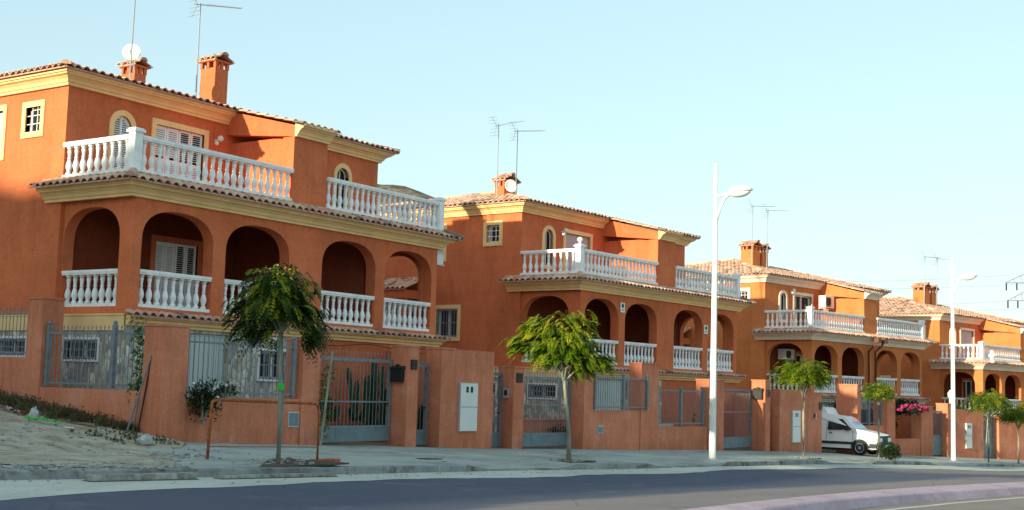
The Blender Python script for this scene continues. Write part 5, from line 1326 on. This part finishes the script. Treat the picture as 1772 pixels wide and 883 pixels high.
# ------------------------------------------------------------------ power line
def pylon(x, y, label):
    t = thing('electricity_pylon', label, 'pylon', (x, y, -8), 0, None)
    mb = MB(); Hh = 41; w0, w1 = 3.2, .5
    def c(h, sx, sy): w = w0+(w1-w0)*min(1, h/30); return (x+sx*w, y+sy*w, -8+h)
    for sx in (-1, 1):
        for sy in (-1, 1): mb.tube([c(0, sx, sy), c(30, sx, sy), c(Hh, sx, sy)], .13, 4)
    hs = [0, 6, 11, 15.5, 19.5, 23, 26, 28.5, 31, 33.5, 36, 38.5, 41]
    for a, b in zip(hs[:-1], hs[1:]):
        for f in ((-1, -1, 1, -1), (1, -1, 1, 1), (1, 1, -1, 1), (-1, 1, -1, -1)):
            mb.tube([c(a, f[0], f[1]), c(b, f[2], f[3])], .08, 4); mb.tube([c(a, f[2], f[3]), c(b, f[0], f[1])], .08, 4)
    mb.build('lattice_tower', M_ALU, t, world=True)
    for h, r in ((30.3, 4.6), (34.2, 4.9)):
        mb = MB()
        for s in (-1, 1):
            tip = (x-.2*s*r, y+s*r, -8+h); mb.tube([(x, y+s*.5, -8+h), tip], .1, 4); mb.tube([(x, y+s*.5, -8+h+2.2), tip], .09, 4)
            for k in (.3, .6): mb.tube([(x, y+s*r*k, -8+h), (x, y+s*r*(k+.1), -8+h+2.2*(1-k))], .06, 4)
        mb.build('crossarm', M_ALU, t, world=True)
        mb = MB()
        for s in (-1, 1):
            for k in (.55, 1.0): mb.tube([(x, y+s*r*k, -8+h), (x, y+s*r*k, -8+h-1.6)], .16, 6)
        mb.build('insulator', M_BLACK, t, world=True)
pylon(292.8, 62.2, 'lattice electricity pylon showing at the right edge of the photo')
wn = ('topmost', 'second', 'third', 'lowest')
for k, (h, yy) in enumerate(((28.0, 66.6), (26.2, 59), (22.3, 66.6), (20.8, 59))):
    a = Vector((292.8, yy, h)); b = Vector((262, 190, h+7)); mb = MB()
    mb.tube([a.lerp(b, i/20)-Vector((0, 0, 4.2*(1-(2*i/20-1)**2))) for i in range(21)], .035, 4)
    tag(mb.build('power_line', M_ALU), wn[k]+' of the thin power lines crossing the sky left of the pylon', 'power line', 'power lines running from the pylon')

# ------------------------------------------------------------------ world, sun, camera
w = bpy.data.worlds.new('World'); S.world = w; w.use_nodes = True; nt = w.node_tree; bg = nt.nodes['Background']
sky = nt.nodes.new('ShaderNodeTexSky'); sky.sky_type = 'NISHITA'; sky.sun_disc = False
SUN_FROM = Vector((-1, .13, .22)).normalized()
el = math.asin(SUN_FROM.z); sky.sun_elevation = el; sky.sun_rotation = math.atan2(SUN_FROM.x, SUN_FROM.y)
sky.air_density = 1.0; sky.dust_density = 1.0; sky.ozone_density = 1.0; sky.altitude = 0
# the low-sun sky is brought up to daylight exposure: strength .15, then a softer contrast and a pale cyan haze
vm = nt.nodes.new('ShaderNodeVectorMath'); vm.operation = 'SCALE'; vm.inputs['Scale'].default_value = .15; nt.links.new(sky.outputs[0], vm.inputs[0])
gm = nt.nodes.new('ShaderNodeGamma'); gm.inputs[1].default_value = .40; nt.links.new(vm.outputs[0], gm.inputs[0])
mx = nt.nodes.new('ShaderNodeVectorMath'); mx.operation = 'MULTIPLY'; mx.inputs[1].default_value = tuple(c/.15 for c in (1.0, 1.22, 1.23))
nt.links.new(gm.outputs[0], mx.inputs[0]); nt.links.new(mx.outputs[0], bg.inputs[0])
bg.inputs[1].default_value = .15
sd = bpy.data.lights.new('sun', 'SUN'); sd.energy = 5.0; sd.angle = math.radians(.6); sd.color = (1.5, 1.38, .95)
so = bpy.data.objects.new('sun', sd); COL.objects.link(so); so.rotation_euler = (-SUN_FROM).to_track_quat('-Z', 'Y').to_euler()
cam = bpy.data.cameras.new('camera'); co = bpy.data.objects.new('camera', cam); COL.objects.link(co); S.camera = co
yaw, pit, rol, F = math.radians(34.1529647), math.radians(5.95363602), math.radians(1.69683838), 2212.31978
fw = Vector((math.cos(pit)*math.cos(yaw), math.cos(pit)*math.sin(yaw), math.sin(pit))); rt = Vector((math.sin(yaw), -math.cos(yaw), 0)); up = rt.cross(fw)
r2 = rt*math.cos(rol)+up*math.sin(rol); u2 = -rt*math.sin(rol)+up*math.cos(rol)
co.matrix_world = Matrix(((r2.x, u2.x, -fw.x, 0), (r2.y, u2.y, -fw.y, 0), (r2.z, u2.z, -fw.z, 0), (0, 0, 0, 1)))
cam.sensor_fit = 'HORIZONTAL'; cam.sensor_width = 36; cam.lens = F/1772*36; cam.clip_end = 3000; cam.clip_start = .1
S.view_settings.view_transform = 'Standard'; S.view_settings.look = 'None'; S.view_settings.exposure = 0
S.render.engine = 'CYCLES'
